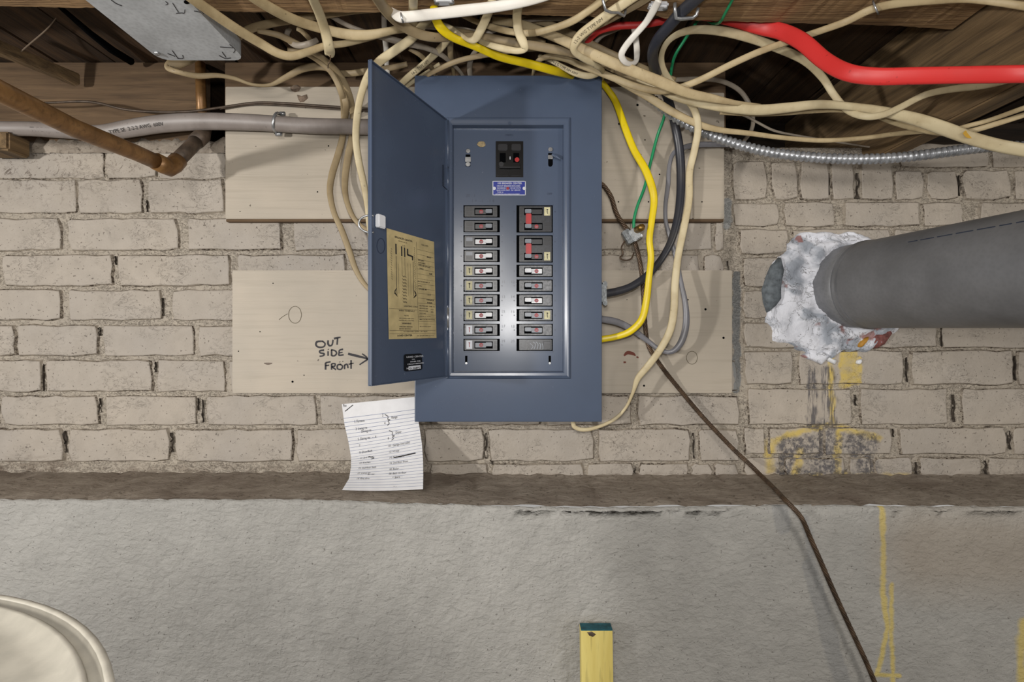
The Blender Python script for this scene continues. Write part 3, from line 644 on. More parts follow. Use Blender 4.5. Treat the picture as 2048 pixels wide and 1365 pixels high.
# main breaker
mb = pr(991.5, 282.5, 1046.5, 354.5, 0.0010).build('main_breaker', M['black_plastic'], panel)
mb['label'] = 'black double main breaker at the top of the panel'
for cx in (1005.5, 1032.5):
    MB().pbox(cx-12, 285, cx+12, 353, DF-0.0022, 0.003, 0.0010).build('breaker_pole', M['black_plastic'], mb)
    MB().pbox(cx-9.5, 288, cx+9.5, 301, DF-0.0040, 0.002, 0.0014).build('moulded_cap', M['handle_k'], mb).name = 'moulded_cap'
    MB().pbox(cx-6, 306, cx+6, 325, DF-0.0026, 0.002, 0.0004).build('switch_window', M['void'], mb)
    MB().pbox(cx-11, 340, cx+11, 351, DF-0.0035, 0.002, 0.0008).build('moulded_block', M['black_plastic'], mb)
MB().pbox(997, 325, 1040, 335, DF-0.0105, 0.007, 0.0016).build('handle_tie', M['black_plastic'], mb)
MB().pbox(998, 333.5, 1040, 335.2, DF-0.0115, 0.003, 0.0004).build('handle_lip', M['handle_k'], mb)
MB().pbox(1019.3, 313, 1021, 319, DF-0.0040, 0.002, 0.0003).build('on_mark', M['whitepaint'], mb)
V = rpix(1034, 319.5, 4.6, DF-0.0045); mesh_obj('red_button', V+rpix(1034, 319.5, 4.8, DF-0.001), [list(range(14))[::-1]]+[[k, (k+1) % 14, 14+(k+1) % 14, 14+k] for k in range(14)], M['tie'], mb)
V = rpix(1002.5, 328.5, 5.0, DF-0.0108); mesh_obj('rating_stamp', V, [list(range(14))[::-1]], M['handle_k'], mb)
# blue rating plate
bp = pr(985, 362, 1051.5, 391, 0.0009, 0.002, 0.0002).build('rating_plate', M['blue'], panel)
bp['label'] = 'small blue rating plate with white border and lettering'
fp = lambda u, v: P(u, -v, DF-0.0012)
st = strokes([[(985.8, -362.8), (1050.7, -362.8)], [(1050.7, -362.3), (1050.7, -390.7)], [(1050.7, -390.2), (985.8, -390.2)], [(985.8, -390.7), (985.8, -362.3)]], fp, 1.5); mesh_obj('plate_border', st[0], st[1], M['whitepaint'], bp)
for cx in (988.5, 1048.5):
    V = [P(cx+3.4*math.cos(2*math.pi*k/12), 377+3.4*math.sin(2*math.pi*k/12), DF-0.0016) for k in range(12)]; mesh_obj('rivet', V, [list(range(12))[::-1]], M['whitepaint'], bp)
lettering('plate_lettering', [('100 BREAKER CENTER', 994.5, -368.5, 5.0, 0, 0.02), ('CIRCUIT BREAKER ENCLOSED', 993.5, -373.4, 3.5, 0, 0.02), ('MAXIMUM AMP   120 240 VOLTS', 994.5, -377.6, 3.3, 0, 0.02), ('MAIN LUGS ONLY  3W  SERVICE', 993.2, -381.8, 3.3, 0, 0.02), ('TYPE 10', 994.5, -386, 3.4, 0, 0.02), ('SUITABLE FOR USE AS SERVICE EQUIPMENT', 991, -389.2, 2.5, 0, 0.01)], lambda u, v: P(u, -v, DF-0.0013), M['whitepaint'], bp)
V = rpix(1015.5, 377, 3, DF-0.0014, 10); mesh_obj('red_spot', V, [list(range(10))[::-1]], M['reddot'], bp)
# clips, screw holes, slots, flake
def clip(cx, cy, full, lab):
    sl = MB(); r = rpix(cx, cy-11, 4.2, DF-0.0022); base = rpix(cx, cy-11, 5.0, DF-0.0002)
    o = mesh_obj('cover_screw', r+base, [list(range(14))[::-1]]+[[k, (k+1) % 14, 14+(k+1) % 14, 14+k] for k in range(14)], M['steel'], panel); o['label'] = lab
    MB().pbox(cx-4.6, cy-4, cx+4.6, cy+20, DF-0.0004, 0.001, 0.0002).build('slot', M['void'], o)
    if full:
        MB().pbox(cx-5.6, cy+1, cx+5.6, cy+10.5, DF-0.0040, 0.002, 0.0006).build('spring_clip', M['steel'], o)
        mesh_obj('screw_head', rpix(cx, cy+15.5, 4.6, DF-0.0030), [list(range(14))[::-1]], M['steel'], o)
    else:
        MB().pbox(cx-5.0, cy, cx+5.0, cy+8, DF-0.0030, 0.002, 0.0008).build('spring_clip', M['steel'], o)
clip(936, 313, True, 'bright steel spring clip and screw in the left slot'); clip(1101, 310, False, 'steel screw and dull clip in the right slot')
# the latch tongue that sticks out at the right slot
t_ = MB(); a = P(1105, 309, DF-0.003); b = P(1121, 319, DF-0.010); t_.tube([a, (a+b)/2+Vector((0, -0.001, 0)), b], [0.0028, 0.0034, 0.001], 8); t_.build('latch_tongue', M['panel'], panel)
mesh_obj('screw_hole', rpix(1100.5, 329.5, 4.2, DF-0.0003), [list(range(14))[::-1]], M['void'], dfo)
for cx in (932.5, 1099.5):
    MB().pbox(cx-2.3, 712, cx+2.3, 727, DF-0.0004, 0.001).build('slot', M['void'], dfo)
    mesh_obj('slot_glint', rpix(cx, 727, 2.4, DF-0.0006, 8), [list(range(8))[::-1]], M['steel'], dfo)
bm = bmesh.new(); bmesh.ops.create_icosphere(bm, subdivisions=2, radius=1)
for v in bm.verts: v.co = Vector((v.co.x*0.0085, v.co.y*0.002, v.co.z*0.006))*random.uniform(0.8, 1.15)+P(962.5, 288.5, DF-0.001)
V = [v.co.copy() for v in bm.verts]; Fc = [[v.index for v in f.verts] for f in bm.faces]; bm.free()
tag(mesh_obj('paint_flake', V, Fc, M['chip']), 'tan flake stuck on the blue grey panel above the left clip', 'flake')
mesh_obj('cover_screw', rpix(1019.5, 246, 3.2, DC-0.0036), [list(range(14))[::-1]], M['panel'], panel)
# hinge leaves on the left of the opening
for (y0, y1, mt) in ((243, 337, M['panel']), (337, 384, M['panel']), (384, 613, M['panel']), (615, 657, M['steel']), (660, 756, M['panel'])):
    cx = P(896.5, 0, 1.003).x; h = MB(); za = P(0, y1, 1.003).z; zb = P(0, y0, 1.003).z
    h.tube([Vector((cx, -0.1075, za+0.001)), Vector((cx, -0.1075, zb-0.001))], 0.0028, 12); h.build('hinge_barrel', mt, panel, True)
# door
HP = Vector((P(893.5, 0, 1.003).x, 1.0-D0, 0)); FP = Vector((-0.2225, 0.785-D0, 0)); dvec = (FP-HP); dW = dvec.length; du = dvec.normalized(); dn = Vector((-du.y, du.x, 0))
if dn.dot(Vector((0, -D0, 0))-HP) < 0: dn = -dn
zt = CZ+0.4375; zb = CZ-0.0702
door = MB()
Rd = Matrix(((du.x, dn.x, 0), (du.y, dn.y, 0), (0, 0, 1)))
def dbox(mb, s0, s1, z0, z1, n0, n1, bev=0.0):
    c = HP+du*((s0+s1)/2)+dn*((n0+n1)/2)+Vector((0, 0, (z0+z1)/2)); mb.box(c, (s1-s0)/2, (n1-n0)/2, (z1-z0)/2, Rd, bev)
dbox(door, 0.002, dW, zb, zt, -0.0016, 0.0)
dbox(door, dW-0.0016, dW, zb, zt, 0, 0.0055, 0.0005)
dbox(door, 0.004, dW, zt-0.0016, zt, 0, 0.004); dbox(door, 0.004, dW, zb, zb+0.0016, 0, 0.004); dbox(door, 0.002, 0.0036, zb, zt, 0, 0.003)
door = door.build('door', M['panel'], panel)
def on_door(px, py, off=0.0004):
    """where the sight line of a photograph pixel meets the inside face of the door"""
    o = Vector((0, -D0, CZ)); r = P(px, py, 1.0)-o; h = HP+dn*off; t = (Vector((h.x, h.y, 0))-Vector((o.x, o.y, 0))).dot(dn)/Vector((r.x, r.y, 0)).dot(dn); return o+r*t
cardc = [(773, 456.5), (868, 484), (873, 676.5), (777.5, 679)]
def card(u, v, off=0.0012):
    """u 0..1 across, v 0..1 down the chart card"""
    q = [on_door(x, y, off) for x, y in cardc]; return (q[0]*(1-u)+q[1]*u)*(1-v)+(q[3]*(1-u)+q[2]*u)*v
n = 6; V = [card(i/n, j/n, 0.0010) for j in range(n+1) for i in range(n+1)]; Fc = [[j*(n+1)+i, j*(n+1)+i+1, (j+1)*(n+1)+i+1, (j+1)*(n+1)+i] for j in range(n) for i in range(n)]
cc = mesh_obj('circuit_chart', V, Fc, M['chart'], door); cc['label'] = 'yellowed printed circuit chart with a wiring diagram'
fc = lambda u, v: card(u/100, -v/200, 0.0014)
items = [('BREAKER CENTER', 15, -13, 6.5, 0, 0.02), ('SERVICE 120 240', 22, -18, 3.5), ('L N', 30, -25, 5), ('CIRCUITS', 70, -14, 5.5), ('LIGHTING LOAD', 30, -139, 5.5), ('WIRE TERMINALS', 20, -148, 6), ('NOTE', 30, -157, 5),
         ('USE COPPER WIRE ONLY', 20, -162, 4), ('TIGHTEN ALL LUGS WELL', 19, -166, 4), ('WARNING', 26, -172, 5.5, 0, 0.02), ('OPEN MAIN BREAKER', 20, -178, 4), ('BEFORE SERVICING', 20, -182, 4), ('ACCESSORIES  LISTED  ON  BACK', 28, -187.5, 5), ('LOAD CENTER', 16, -195, 6.5, 0, 0.03), ('NO. 20 40 RM  MADE  IN  U S A', 56, -195.5, 4),
         ('MAIN', 82, -36, 6), ('RECEPT', 62, -46, 5.5, 0, 0.02), ('KITCHEN', 62, -51, 5.5, 0.1, 0.02), ('CELLAR (Front)', 62, -56, 6, 0.1, 0.02), ('HALL', 65, -62, 5.5, 0, 0.02), ('OK', 86, -70, 8, 0, 0.02), ('BATH ROOM LT', 60, -88, 5.5, 0.1), ('ATTIC', 60, -97, 5), ('STOVE 40', 62, -103, 6, 0.1, 0.02), ('8  LT', 82, -113, 5), ('FURNACE', 79, -123, 5.5, 0, 0.03), ('BOILER', 80, -129, 5.5, 0, 0.03),
         ('NEUTRAL BAR', 62, -136, 4.5), ('GROUND BAR', 62, -141, 4.5), ('BRANCH LINE', 62, -146, 4.5), ('SWITCHES', 62, -151, 4.5), ('TERMS  120', 84, -136, 4), ('POLE', 88, -142, 4), ('AMPS', 88, -147, 4), ('LUGS NO. 6  14 TO 1', 60, -157, 4.5), ('MAX. 20 CIRCUITS TOTAL', 62, -163, 4.5), ('SEE CATALOG DATA', 62, -177, 4)]
items = [(a, b, c, d*0.68, *(r)) for a, b, c, d, *r in items]
lettering('chart_lettering', items, fc, M['ink'], door)
ln = [[(17, -24, 2.6), (17, -43, 2.6)], [(28, -26, 2.4), (28, -44, 2.4)], [(34, -27, 2.4), (34, -45, 2.4)], [(40, -28, 2.6), (40, -40, 2.6)], [(39, -39, 3.2), (51, -41, 3.2)], [(50, -40, 2.6), (50, -48, 2.6)]]
ln += [[(17, -46, .8), (17, -118, .8)], [(51, -50, .8), (51, -118, .8)], [(28, -46, .4), (28, -80, .4)], [(34, -46, .4), (34, -80, .4)], [(21, -60, .3), (21, -115, .3)], [(45, -55, .3), (45, -115, .3)], [(40, -55, .3), (40, -118, .3)]]
for k in range(9):
    y = -80-k*6.0; ln += [[(28, y, .7), (30, y-2, .7), (34, y-1, .7), (36, y-4, .7)], [(29, y-3, .5), (36, y-2.5, .5)]]
for k in range(5): ln += [[(17-k*1.2, -106-k*2.6, 0.9), (13, -112-k, 0.9), (18, -121, 0.9)], [(51+k*1.2, -106-k*2.6, 0.9), (56, -112-k, 0.9), (50, -121, 0.9)]]
ln += [[(2, -144, .4), (57, -144, .4)], [(2, -184, .4), (98, -184, .4)], [(2, -190, .4), (98, -190, .4)], [(59, -10, .35), (59, -184, .35)]]
for k in range(12): ln.append([(60, -24-k*9.6, .35), (99, -24-k*9.6, .35)])
for y in (-152.5, -159, -166, -171): ln.append([(60, y, .3), (99, y, .3)])
for q in range(26): ln.append([(53.5+random.uniform(-1, 1), -22-q*3.7, .6), (56+random.uniform(-1, 1), -24-q*3.7, .6)]); 
for q in range(14): ln.append([(7+random.uniform(-0.6, 0.6), -34-q*4.2, .6), (9+random.uniform(-0.6, 0.6), -36.5-q*4.2, .6)])
st = strokes(ln, fc, 0.5); mesh_obj('chart_diagram', st[0], st[1], M['ink'], door)
# black maker's label
lc = [(807.5, 709), (844, 707), (845, 740), (808, 744)]
def lab(u, v, off=0.0016):
    q = [on_door(x, y, off) for x, y in lc]; return (q[0]*(1-u)+q[1]*u)*(1-v)+(q[3]*(1-u)+q[2]*u)*v
def rr(n=5, r=0.13):
    o = []
    for cx, cy, a0 in ((1-r, r, -90), (1-r, 1-r, 0), (r, 1-r, 90), (r, r, 180)):
        for k in range(n+1): a = math.radians(a0+90*k/n); o.append((cx+r*math.cos(a), cy+r*math.sin(a)))
    return o
V = [lab(u, v, 0.0010) for u, v in rr()]; bl_ = mesh_obj('maker_label', V, [list(range(len(V)))], M['black_plastic'], door); bl_['label'] = 'small black label with silver lettering and a white serial strip'
fl = lambda u, v: lab(u/100, -v/100)
lettering('label_lettering', [('LOAD CENTER', 14, -22, 14, 0, 0.01), ('TYPE', 42, -36, 8), ('PANEL FOR', 34, -50, 11), ('CIRCUIT BREAKERS', 18, -63, 10.5), ('N', 13, -88, 14)], fl, M['whitepaint'], door)
V = [lab(0.24, 0.72, 0.0014), lab(0.9, 0.70, 0.0014), lab(0.91, 0.92, 0.0014), lab(0.24, 0.94, 0.0014)]; mesh_obj('serial_strip', V, [[0, 1, 2, 3]], M['whitepaint'], door)
lettering('serial_number', [('G- 268PC', 27, -90, 15, 0.1, 0.02)], lambda u, v: lab(u/100, -v/100, 0.0018), M['ink'], door)
# latch and pull ring
p0 = on_door(757, 444, 0); c0 = p0+dn*0.004
MB().box(c0, 0.009, 0.004, 0.0105, Rd, 0.0015).build('latch_block', M['plastic_w'], door)
c1 = on_door(764.5, 448, 0)+dn*0.002; MB().box(c1, 0.0012, 0.003, 0.009, Rd).build('latch_blade', M['steel'], door)
rg = []; c = P(738, 446.5, 0.787)+Vector((0.0, 0.006, 0))
for k in range(25):
    a = math.radians(70+220*k/24); rg.append(c+Vector((math.cos(a)*0.0165, 0.004*math.cos(a), math.sin(a)*0.0135)))
MB().tube(rg, 0.0016, 8).build('pull_ring', M['steel'], door, True)
st = strokes([[(762+8*math.cos(t*0.63), 492+15*math.sin(t*0.63)) for t in range(11)]], lambda u, v: on_door(u, v, 0.0006), 1.0); mesh_obj('pressed_oval', st[0], st[1], M['emboss'], door)
hw_ = [on_door(886, 330, 0.004), on_door(886, 372, 0.004), P(894.5, 380, 0.996), P(895, 340, 0.996)]
MB().tube(hw_, 0.0007, 6).build('hinge_wire', M['void'], panel)
# connector where the black cable enters
cn = MB(); cn.box(P(1206, 587, 1.045), 0.006, 0.012, 0.022, None, 0.004); cn.box(P(1210, 569, 1.04), 0.004, 0.006, 0.006, None, 0.002); cn.box(P(1210, 606, 1.04), 0.004, 0.006, 0.006, None, 0.002)
cn.build('cable_connector', M['lead'], panel)
# ------------------------------------------------------------------ note on lined paper
def paper(u, v, off=0.0):
    """u 0..1 across, v 0..1 down"""
    L = [(683.5, 809), (689, 850), (697, 885), (702, 915), (702, 935), (698, 958), (684, 981)]; R_ = [(829, 794.5), (835, 830), (840, 862), (844, 890), (846, 920), (846.5, 950), (846, 979)]
    t = min(max(v, 0), 1)*6; i = min(int(t), 5); f = t-i
    a = (L[i][0]*(1-f)+L[i+1][0]*f, L[i][1]*(1-f)+L[i+1][1]*f); b = (R_[i][0]*(1-f)+R_[i+1][0]*f, R_[i][1]*(1-f)+R_[i+1][1]*f)
    d = 1.085-0.119*v**1.4+0.006*math.sin(v*3.1)*(1-u)-0.002*u*v
    d = min(d, 1.0975 if v < 0.5 else 1.09)
    return P(a[0]*(1-u)+b[0]*u, a[1]*(1-u)+b[1]*u+2.2*math.sin(u*3.1)*v, d-off)
nu, nv = 12, 18
V = [paper(i/nu, j/nv) for j in range(nv+1) for i in range(nu+1)]; Fc = [[j*(nu+1)+i, j*(nu+1)+i+1, (j+1)*(nu+1)+i+1, (j+1)*(nu+1)+i] for j in range(nv) for i in range(nu)]
pp = mesh_obj('paper_note', V, Fc, M['paper'], None, True); tag(pp, 'lined paper note with a handwritten circuit list, tucked under the electrical panel', 'note')
ln = []
for k in range(25):
    v = 0.115+k*0.0352; ln.append([(u/8, -v) for u in range(9)])
st = strokes(ln, lambda u, v: paper(u, -v, 0.0006), 0.0040); mesh_obj('ruled_lines', st[0], st[1], M['rule'], pp)
H = 0.036
it = [('1. Furnace', .13, .163), ('2', .52, .140), ('Range', .64, .170), ('3. Living rm', .13, .232), ('Dining rm', .20, .262), ('4', .53, .215), ('5. Dining rec . - . 6', .13, .330), ('Dryer', .66, .322), ('7', .13, .400), ('8', .54, .370), ('9. Oven/Bath', .12, .475), ('10 - Garage (out side)', .53, .455), ('11. 2nd fl bed', .12, .550), ('12. Hi boy', .53, .525),
      ('13. Kitchen', .11, .625), ('14. Dish washer', .53, .600), ('15. 2nd floor bath', .10, .700), ('16. 2nd floor front', .53, .670), ('17. Living rm', .10, .770), ('18. Boiler', .53, .745), ('fan rec', .24, .790), ('20. Bath rm floor', .53, .800), ('19. Fire alrm', .10, .845), ('= Spare  -', .58, .845), ('-- ..', .62, .955), ('Pan', .01, .025)]
lettering('handwriting', [(a, u, -v, H*0.95, 0.25, 0.0) for a, u, v in it], lambda u, v: paper(u, -v, 0.0010), M['ink'], pp)
st = strokes([[(.56, -.125), (.60, -.145), (.59, -.17), (.62, -.178), (.59, -.187), (.60, -.21), (.57, -.228)], [(.58, -.28), (.62, -.30), (.61, -.33), (.64, -.34), (.61, -.35), (.62, -.37), (.59, -.385)], [(.60, -.595, .014), (.90, -.580, .014)], [(.25, -.53, .008), (.32, -.56, .008), (.28, -.57, .008)], [(.03, -.06), (.15, -.015)]], lambda u, v: paper(u, -v, 0.0012), 0.006)
mesh_obj('pen_stroke', st[0], st[1], M['ink'], pp)
# ------------------------------------------------------------------ flue pipe and its plaster
c_w = P(1697, 574, D0); ax = Vector((0.163, -1.010, -0.026)).normalized()
def flue():
    root = empty('flue_pipe', c_w, 'dull grey metal flue pipe coming out of the brick wall through white plaster', 'pipe')
    r1 = 82*D0/F; r2 = 0.0905; V, Fc = tube_vf([c_w-ax*0.02, c_w+ax*0.03, c_w+ax*0.058], [r1*1.0, r1, r1], 56); mesh_obj('inner_sleeve', V, Fc, M['sleeve'], root, True)
    rings = [(0.052, r2+0.0006), (0.055, r2+0.0022), (0.058, r2+0.0022), (0.060, r2), (0.066, r2), (0.068, r2+0.0010), (0.070, r2)]
    V, Fc = tube_vf([c_w+ax*a for a, _ in rings]+[c_w+ax*s for s in (0.3, 0.6, 1.0, 1.6, 2.2)], [b for _, b in rings]+[r2]*5, 64); mesh_obj('outer_pipe', V, Fc, M['flue'], root, True)
    # folded seam along the top
    up = Vector((0, 0, 1)); s_ = ax.cross(up).normalized(); u_ = s_.cross(ax); ang = math.radians(100)
    sg = -1 if s_.x > 0 else 1
    e = (u_*math.cos(math.radians(47))+s_*sg*math.sin(math.radians(47)))
    k = 0.20
    while k < 0.95:
        L = random.uniform(0.012, 0.03); a = c_w+ax*k+e*(r2+0.0002); b = c_w+ax*(k+L)+e*(r2+0.0002); MB().tube([a, b], 0.0009, 5).build('seam_stitch', M['darkpanel'], root); k += L+0.006
    for q, rr_ in ((0.040, 200), (0.030, 240)):
        e2 = (u_*math.cos(math.radians(rr_))+s_*sg*math.sin(math.radians(rr_))); m = MB(); m.box(c_w+ax*q+e2*r1, 0.002, 0.002, 0.002, None, 0.0006); m.build('rivet', M['void'], root)
    return root
flue()
def plaster():
    out_ = [(0, 1800, 600), (15, 1795, 655), (35, 1770, 690), (60, 1725, 702), (80, 1690, 706), (100, 1650, 722), (115, 1615, 716), (130, 1590, 700), (150, 1548, 678), (165, 1530, 645), (180, 1527, 590), (195, 1535, 545), (212, 1562, 505), (230, 1578, 480), (245, 1615, 466), (262, 1660, 462), (280, 1705, 466), (300, 1745, 482), (325, 1775, 510), (345, 1792, 550), (360, 1800, 600)]
    n = 120; rn = 14; V = []; Fc = []
    for j in range(rn+1):
        for i in range(n):
            a = 360*i/n
            for (a0, x0, y0), (a1, x1, y1) in zip(out_, out_[1:]):
                if a0 <= a <= a1: f = (a-a0)/(a1-a0); ox, oy = x0+(x1-x0)*f, y0+(y1-y0)*f; break
            wob = 1+0.03*math.sin(i*0.41)+0.02*math.sin(i*1.03+1)+random.uniform(-0.008, 0.008)
            ix, iy = 1697+(ox-1697)*0.0, 574; L = math.hypot(ox-1697, oy-574); ux, uy = (ox-1697)/L, (oy-574)/L
            t = j/rn; r = 74+(L*wob-74)*t
            h = 0.012*(1-t)**1.0+0.008 if t < 0.98 else -0.003
            h += (math.sin(i*0.55+j)*0.0022+math.sin(i*0.21-j*0.7)*0.003+random.uniform(-0.0018, 0.0018))*(1 if 0.05 < t < 0.97 else 0)
            V.append(P(1697+ux*r, 574+uy*r, D0)+Vector((0, -h, 0)))
    for j in range(rn):
        for i in range(n): Fc.append([j*n+i, (j+1)*n+i, (j+1)*n+(i+1) % n, j*n+(i+1) % n])
    return mesh_obj('plaster_collar', V, Fc, M['foam'], None, True)
pl = plaster(); tag(pl, 'lumpy white plaster patched around the flue pipe where it leaves the wall', 'plaster')
g = blob('grey_mortar', [(1556, 515), (1562, 540), (1556, 575), (1556, 600), (1545, 615), (1533, 626), (1525, 605), (1523, 580), (1530, 555), (1540, 532)], D0, 0.020, M['slate'], pl); g['label'] = 'slate grey mortar at the edge'
blob('plaster_drip', [(1600, 712), (1612, 705), (1640, 700), (1660, 712), (1648, 722), (1640, 730), (1630, 724), (1618, 720)], D0, 0.010, M['foam'], pl)
blob('plaster_crumb', [(1712, 722), (1720, 718), (1722, 724), (1717, 730), (1711, 727)], D0, 0.006, M['plastic_w'], pl)
blob('plaster_crumb', [(1640, 706), (1650, 703), (1656, 716), (1672, 722), (1668, 730), (1656, 724), (1646, 718)], D0, 0.006, M['plastic_w'], pl)
blob('red_brick_chip', [(1730, 690), (1745, 668), (1775, 656), (1782, 666), (1766, 690), (1748, 698)], D0-0.003, 0.010, simple('exposed_red_brick', (136, 84, 80), 0.8, 0, 0.3, 0.3, 0.5, 150), pl)
blob('ochre_chip', [(1711, 695), (1716, 682), (1732, 673), (1730, 682), (1718, 696)], D0-0.004, 0.012, simple('ochre_paint', (176, 128, 44), 0.6), pl)
# ------------------------------------------------------------------ drum with lid at the lower left
DRUM = (-0.428, -D0+0.0795, 0.289)
def drum():
    cx, cy, R_ = DRUM; z = 1.07; root = empty('storage_drum', (cx, cy, 0), 'round off white drum with a ridged lid standing on the floor', 'drum')
    def lathe(name, prof, mat, n=96):
        V = []; Fc = []
        for r, zz in prof:
            for k in range(n): a = 2*math.pi*k/n; V.append(Vector((cx+r*math.cos(a), cy+r*math.sin(a), zz)))
        for i in range(len(prof)-1):
            for k in range(n): Fc.append([i*n+k, i*n+(k+1) % n, (i+1)*n+(k+1) % n, (i+1)*n+k])
        Fc.append([(len(prof)-1)*n+k for k in range(n)]); return mesh_obj(name, V, Fc, mat, root, True)
    k = R_/0.28
    lathe('body', [(0.02, 0.0), (R_-0.022, 0.0), (R_-0.018, 0.01), (R_-0.015, 0.30), (R_-0.010, 0.31), (R_-0.015, 0.32), (R_-0.015, 0.60), (R_-0.010, 0.61), (R_-0.015, 0.62), (R_-0.012, z-0.03)], M['lid'])
    lathe('lid', [(R_-0.004, z-0.045), (R_-0.001, z-0.040), (R_, z-0.008), (R_-0.0012, z-0.001), (R_-0.0028, z), (R_-0.0045, z), (R_-0.0055, z-0.001), (R_-0.0060, z-0.006), (R_-0.0115, z-0.0065), (R_-0.0122, z-0.001), (R_-0.0135, z), (R_-0.0155, z-0.0005), (R_-0.020, z-0.005), (R_-0.03, z-0.0068), (R_-0.05, z-0.0085), (0.1, z-0.0125), (0.01, z-0.012)], M['lid'])
DRUM = (-0.428, -D0+0.0795, 0.289)
drum()
# ------------------------------------------------------------------ yellow post leaning at the lower wall
def post():
    ztop = CZ-578*0.885/F; V = []; x0t, x1t = P(1162, 0, 0.885).x, P(1225, 0, 0.885).x
    y0 = 0.885-D0; th = 0.019; lean = 0.05; b = [Vector((x0t, y0-lean, 0)), Vector((x1t, y0-lean, 0)), Vector((x1t, y0-lean+th, 0)), Vector((x0t, y0-lean+th, 0)), Vector((x0t, y0, ztop)), Vector((x1t, y0, ztop)), Vector((x1t, y0+th, ztop+0.001)), Vector((x0t, y0+th, ztop+0.001))]
    root = mesh_obj('wooden_stick', b, [[0, 1, 5, 4], [1, 2, 6, 5], [2, 3, 7, 6], [3, 0, 4, 7], [0, 3, 2, 1]], M['post'])
    tag(root, 'yellow painted wooden stick with a teal end, standing against the lower wall', 'stick')
    mesh_obj('teal_end', [b[4]+Vector((0, -0.0003, 0.0002)), b[5]+Vector((0, -0.0003, 0.0002)), b[6]+Vector((0, 0, 0.0002)), b[7]+Vector((0, 0, 0.0002)), b[4]+Vector((0, -0.0004, -0.0015)), b[5]+Vector((0, -0.0004, -0.0015))], [[0, 1, 2, 3], [4, 5, 1, 0]], M['teal'], root)
    b2_ = blob('worn_spot', [(1174, 1266), (1184, 1265), (1192, 1270), (1186, 1275), (1178, 1272)], 0.8835, 0.0005, M['brownpipe'], root)
post()
# ------------------------------------------------------------------ galvanised box hanging at the top left
def gbox():
    z = 1.765; df_ = 0.926; pts = []
    xl = P(322, 0, df_).x; xr = P(491, 0, df_).x; yf = df_-D0; yn = -D0+0.60; r = 0.02
    o = [(xl, yn), (xr, yn)]
    for k in range(5): a = math.radians(90*k/4); o.append((xr-r+r*math.cos(a), yf-r+r*math.sin(a)))
    for k in range(5): a = math.radians(90+90*k/4); o.append((xl+r+r*math.cos(a)-0.006*k*0, yf-r+r*math.sin(a)))
    n = len(o); V = [Vector((a, b, z)) for a, b in o]+[Vector((a, b, z+0.028)) for a, b in o]
    Fc = [list(range(n))[::-1], [n+k for k in range(n)]]+[[k, (k+1) % n, n+(k+1) % n, n+k] for k in range(n)]
    root = mesh_obj('metal_duct_box', V, Fc, M['galv']); tag(root, 'galvanised sheet metal box with black arrows hanging overhead beside the beam', 'metal box')
    def fz(u, v): # pixel -> bottom of the box
        d = (z-0.0004-CZ)*F/(682.5-v); return P(u, v, d)
    st = strokes([[(345, 6), (357, 25)], [(352, 27), (363, 26), (369, 27)], [(370, 19), (369, 26)], [(344, 101), (356, 117)], [(335, 107), (350, 113)], [(355, 117), (366, 117), (365, 110)], [(440, 94), (452, 95), (466, 96)], [(459, 89), (470, 99), (467, 106)], [(444, 104), (452, 115)], [(438, 111), (450, 117), (462, 116)], [(222, 0), (232, 7), (244, 12)], [(388, 22), (402, 25)], [(400, 20), (408, 28)], [(331, 3), (336, 8), (331, 10)]], fz, 1.5)
    mesh_obj('marker_arrows', st[0], st[1], M['marker'], root)
    V = [fz(374+6.5*math.cos(a), 4+4.5*math.sin(a)) for a in [2*math.pi*k/12 for k in range(12)]]; mesh_obj('knockout_hole', V, [list(range(12))], M['void'], root)
    c = fz(314, 106); MB().tube([c+Vector((0, 0, 0.004)), c-Vector((0, 0, 0.002)), c-Vector((0, 0, 0.004))], [0.005, 0.005, 0.003], 12).build('screw', M['steel'], root, True)
gbox()
# ------------------------------------------------------------------ pipes at the left
t = empty('copper_pipe', P(337, 340, 1.0), 'tan copper pipe slanting down from the left edge to an elbow over the bricks', 'pipe')
V, Fc = tube_vf([P(-330, -10, 0.52), P(-10, 178, 0.66), P(150, 257, 0.80), P(270, 305, 0.925), P(322, 328, 0.985)], [0.0145]*5, 24); mesh_obj('slanting_pipe', V, Fc, M['copperpipe'], t, True)
V, Fc = tube_vf([P(312, 323, 0.97), P(328, 331, 0.99), P(338, 336, 1.0), P(348, 330, 1.01), P(357, 320, 1.02)], [0.0165, 0.0168, 0.0168, 0.0166, 0.0163], 24); mesh_obj('elbow', V, Fc, M['copperpipe'], t, True)
V, Fc = tube_vf([P(348, 328, 1.008), P(380, 296, 1.045), P(402, 274, 1.075)], [0.0138]*3, 20); mesh_obj('short_pipe', V, Fc, M['brownpipe'], t, True)
V, Fc = tube_vf([P(392, 283, 1.06), P(404, 272, 1.078), P(407, 255, 1.082), P(404, 240, 1.082)], [0.0158, 0.0162, 0.016, 0.014], 20); mesh_obj('upper_elbow', V, Fc, M['brownpipe'], t, True)
V, Fc = tube_vf([P(404, 245, 1.083), P(401.5, 180, 1.083), P(400.5, 126, 1.083)], [0.0098]*3, 20); mesh_obj('riser', V, Fc, M['copperpipe'], t, True)
se, fr = cable('service_cable', 'thick grey service cable running from the left edge behind the panel door', [(-120, 250, 1.04, 30), (0, 257, 1.055, 28), (60, 258, 1.06, 28), (130, 262, 1.062, 29), (200, 266, 1.062, 30), (260, 257, 1.062, 33), (330, 247, 1.062, 34), (420, 243, 1.062, 33), (520, 246, 1.06, 31), (620, 252, 1.06, 30), (735, 254, 1.06, 30), (800, 254, 1.06, 30), (853, 254, 1.06, 30)], M['secable'], 0.024)
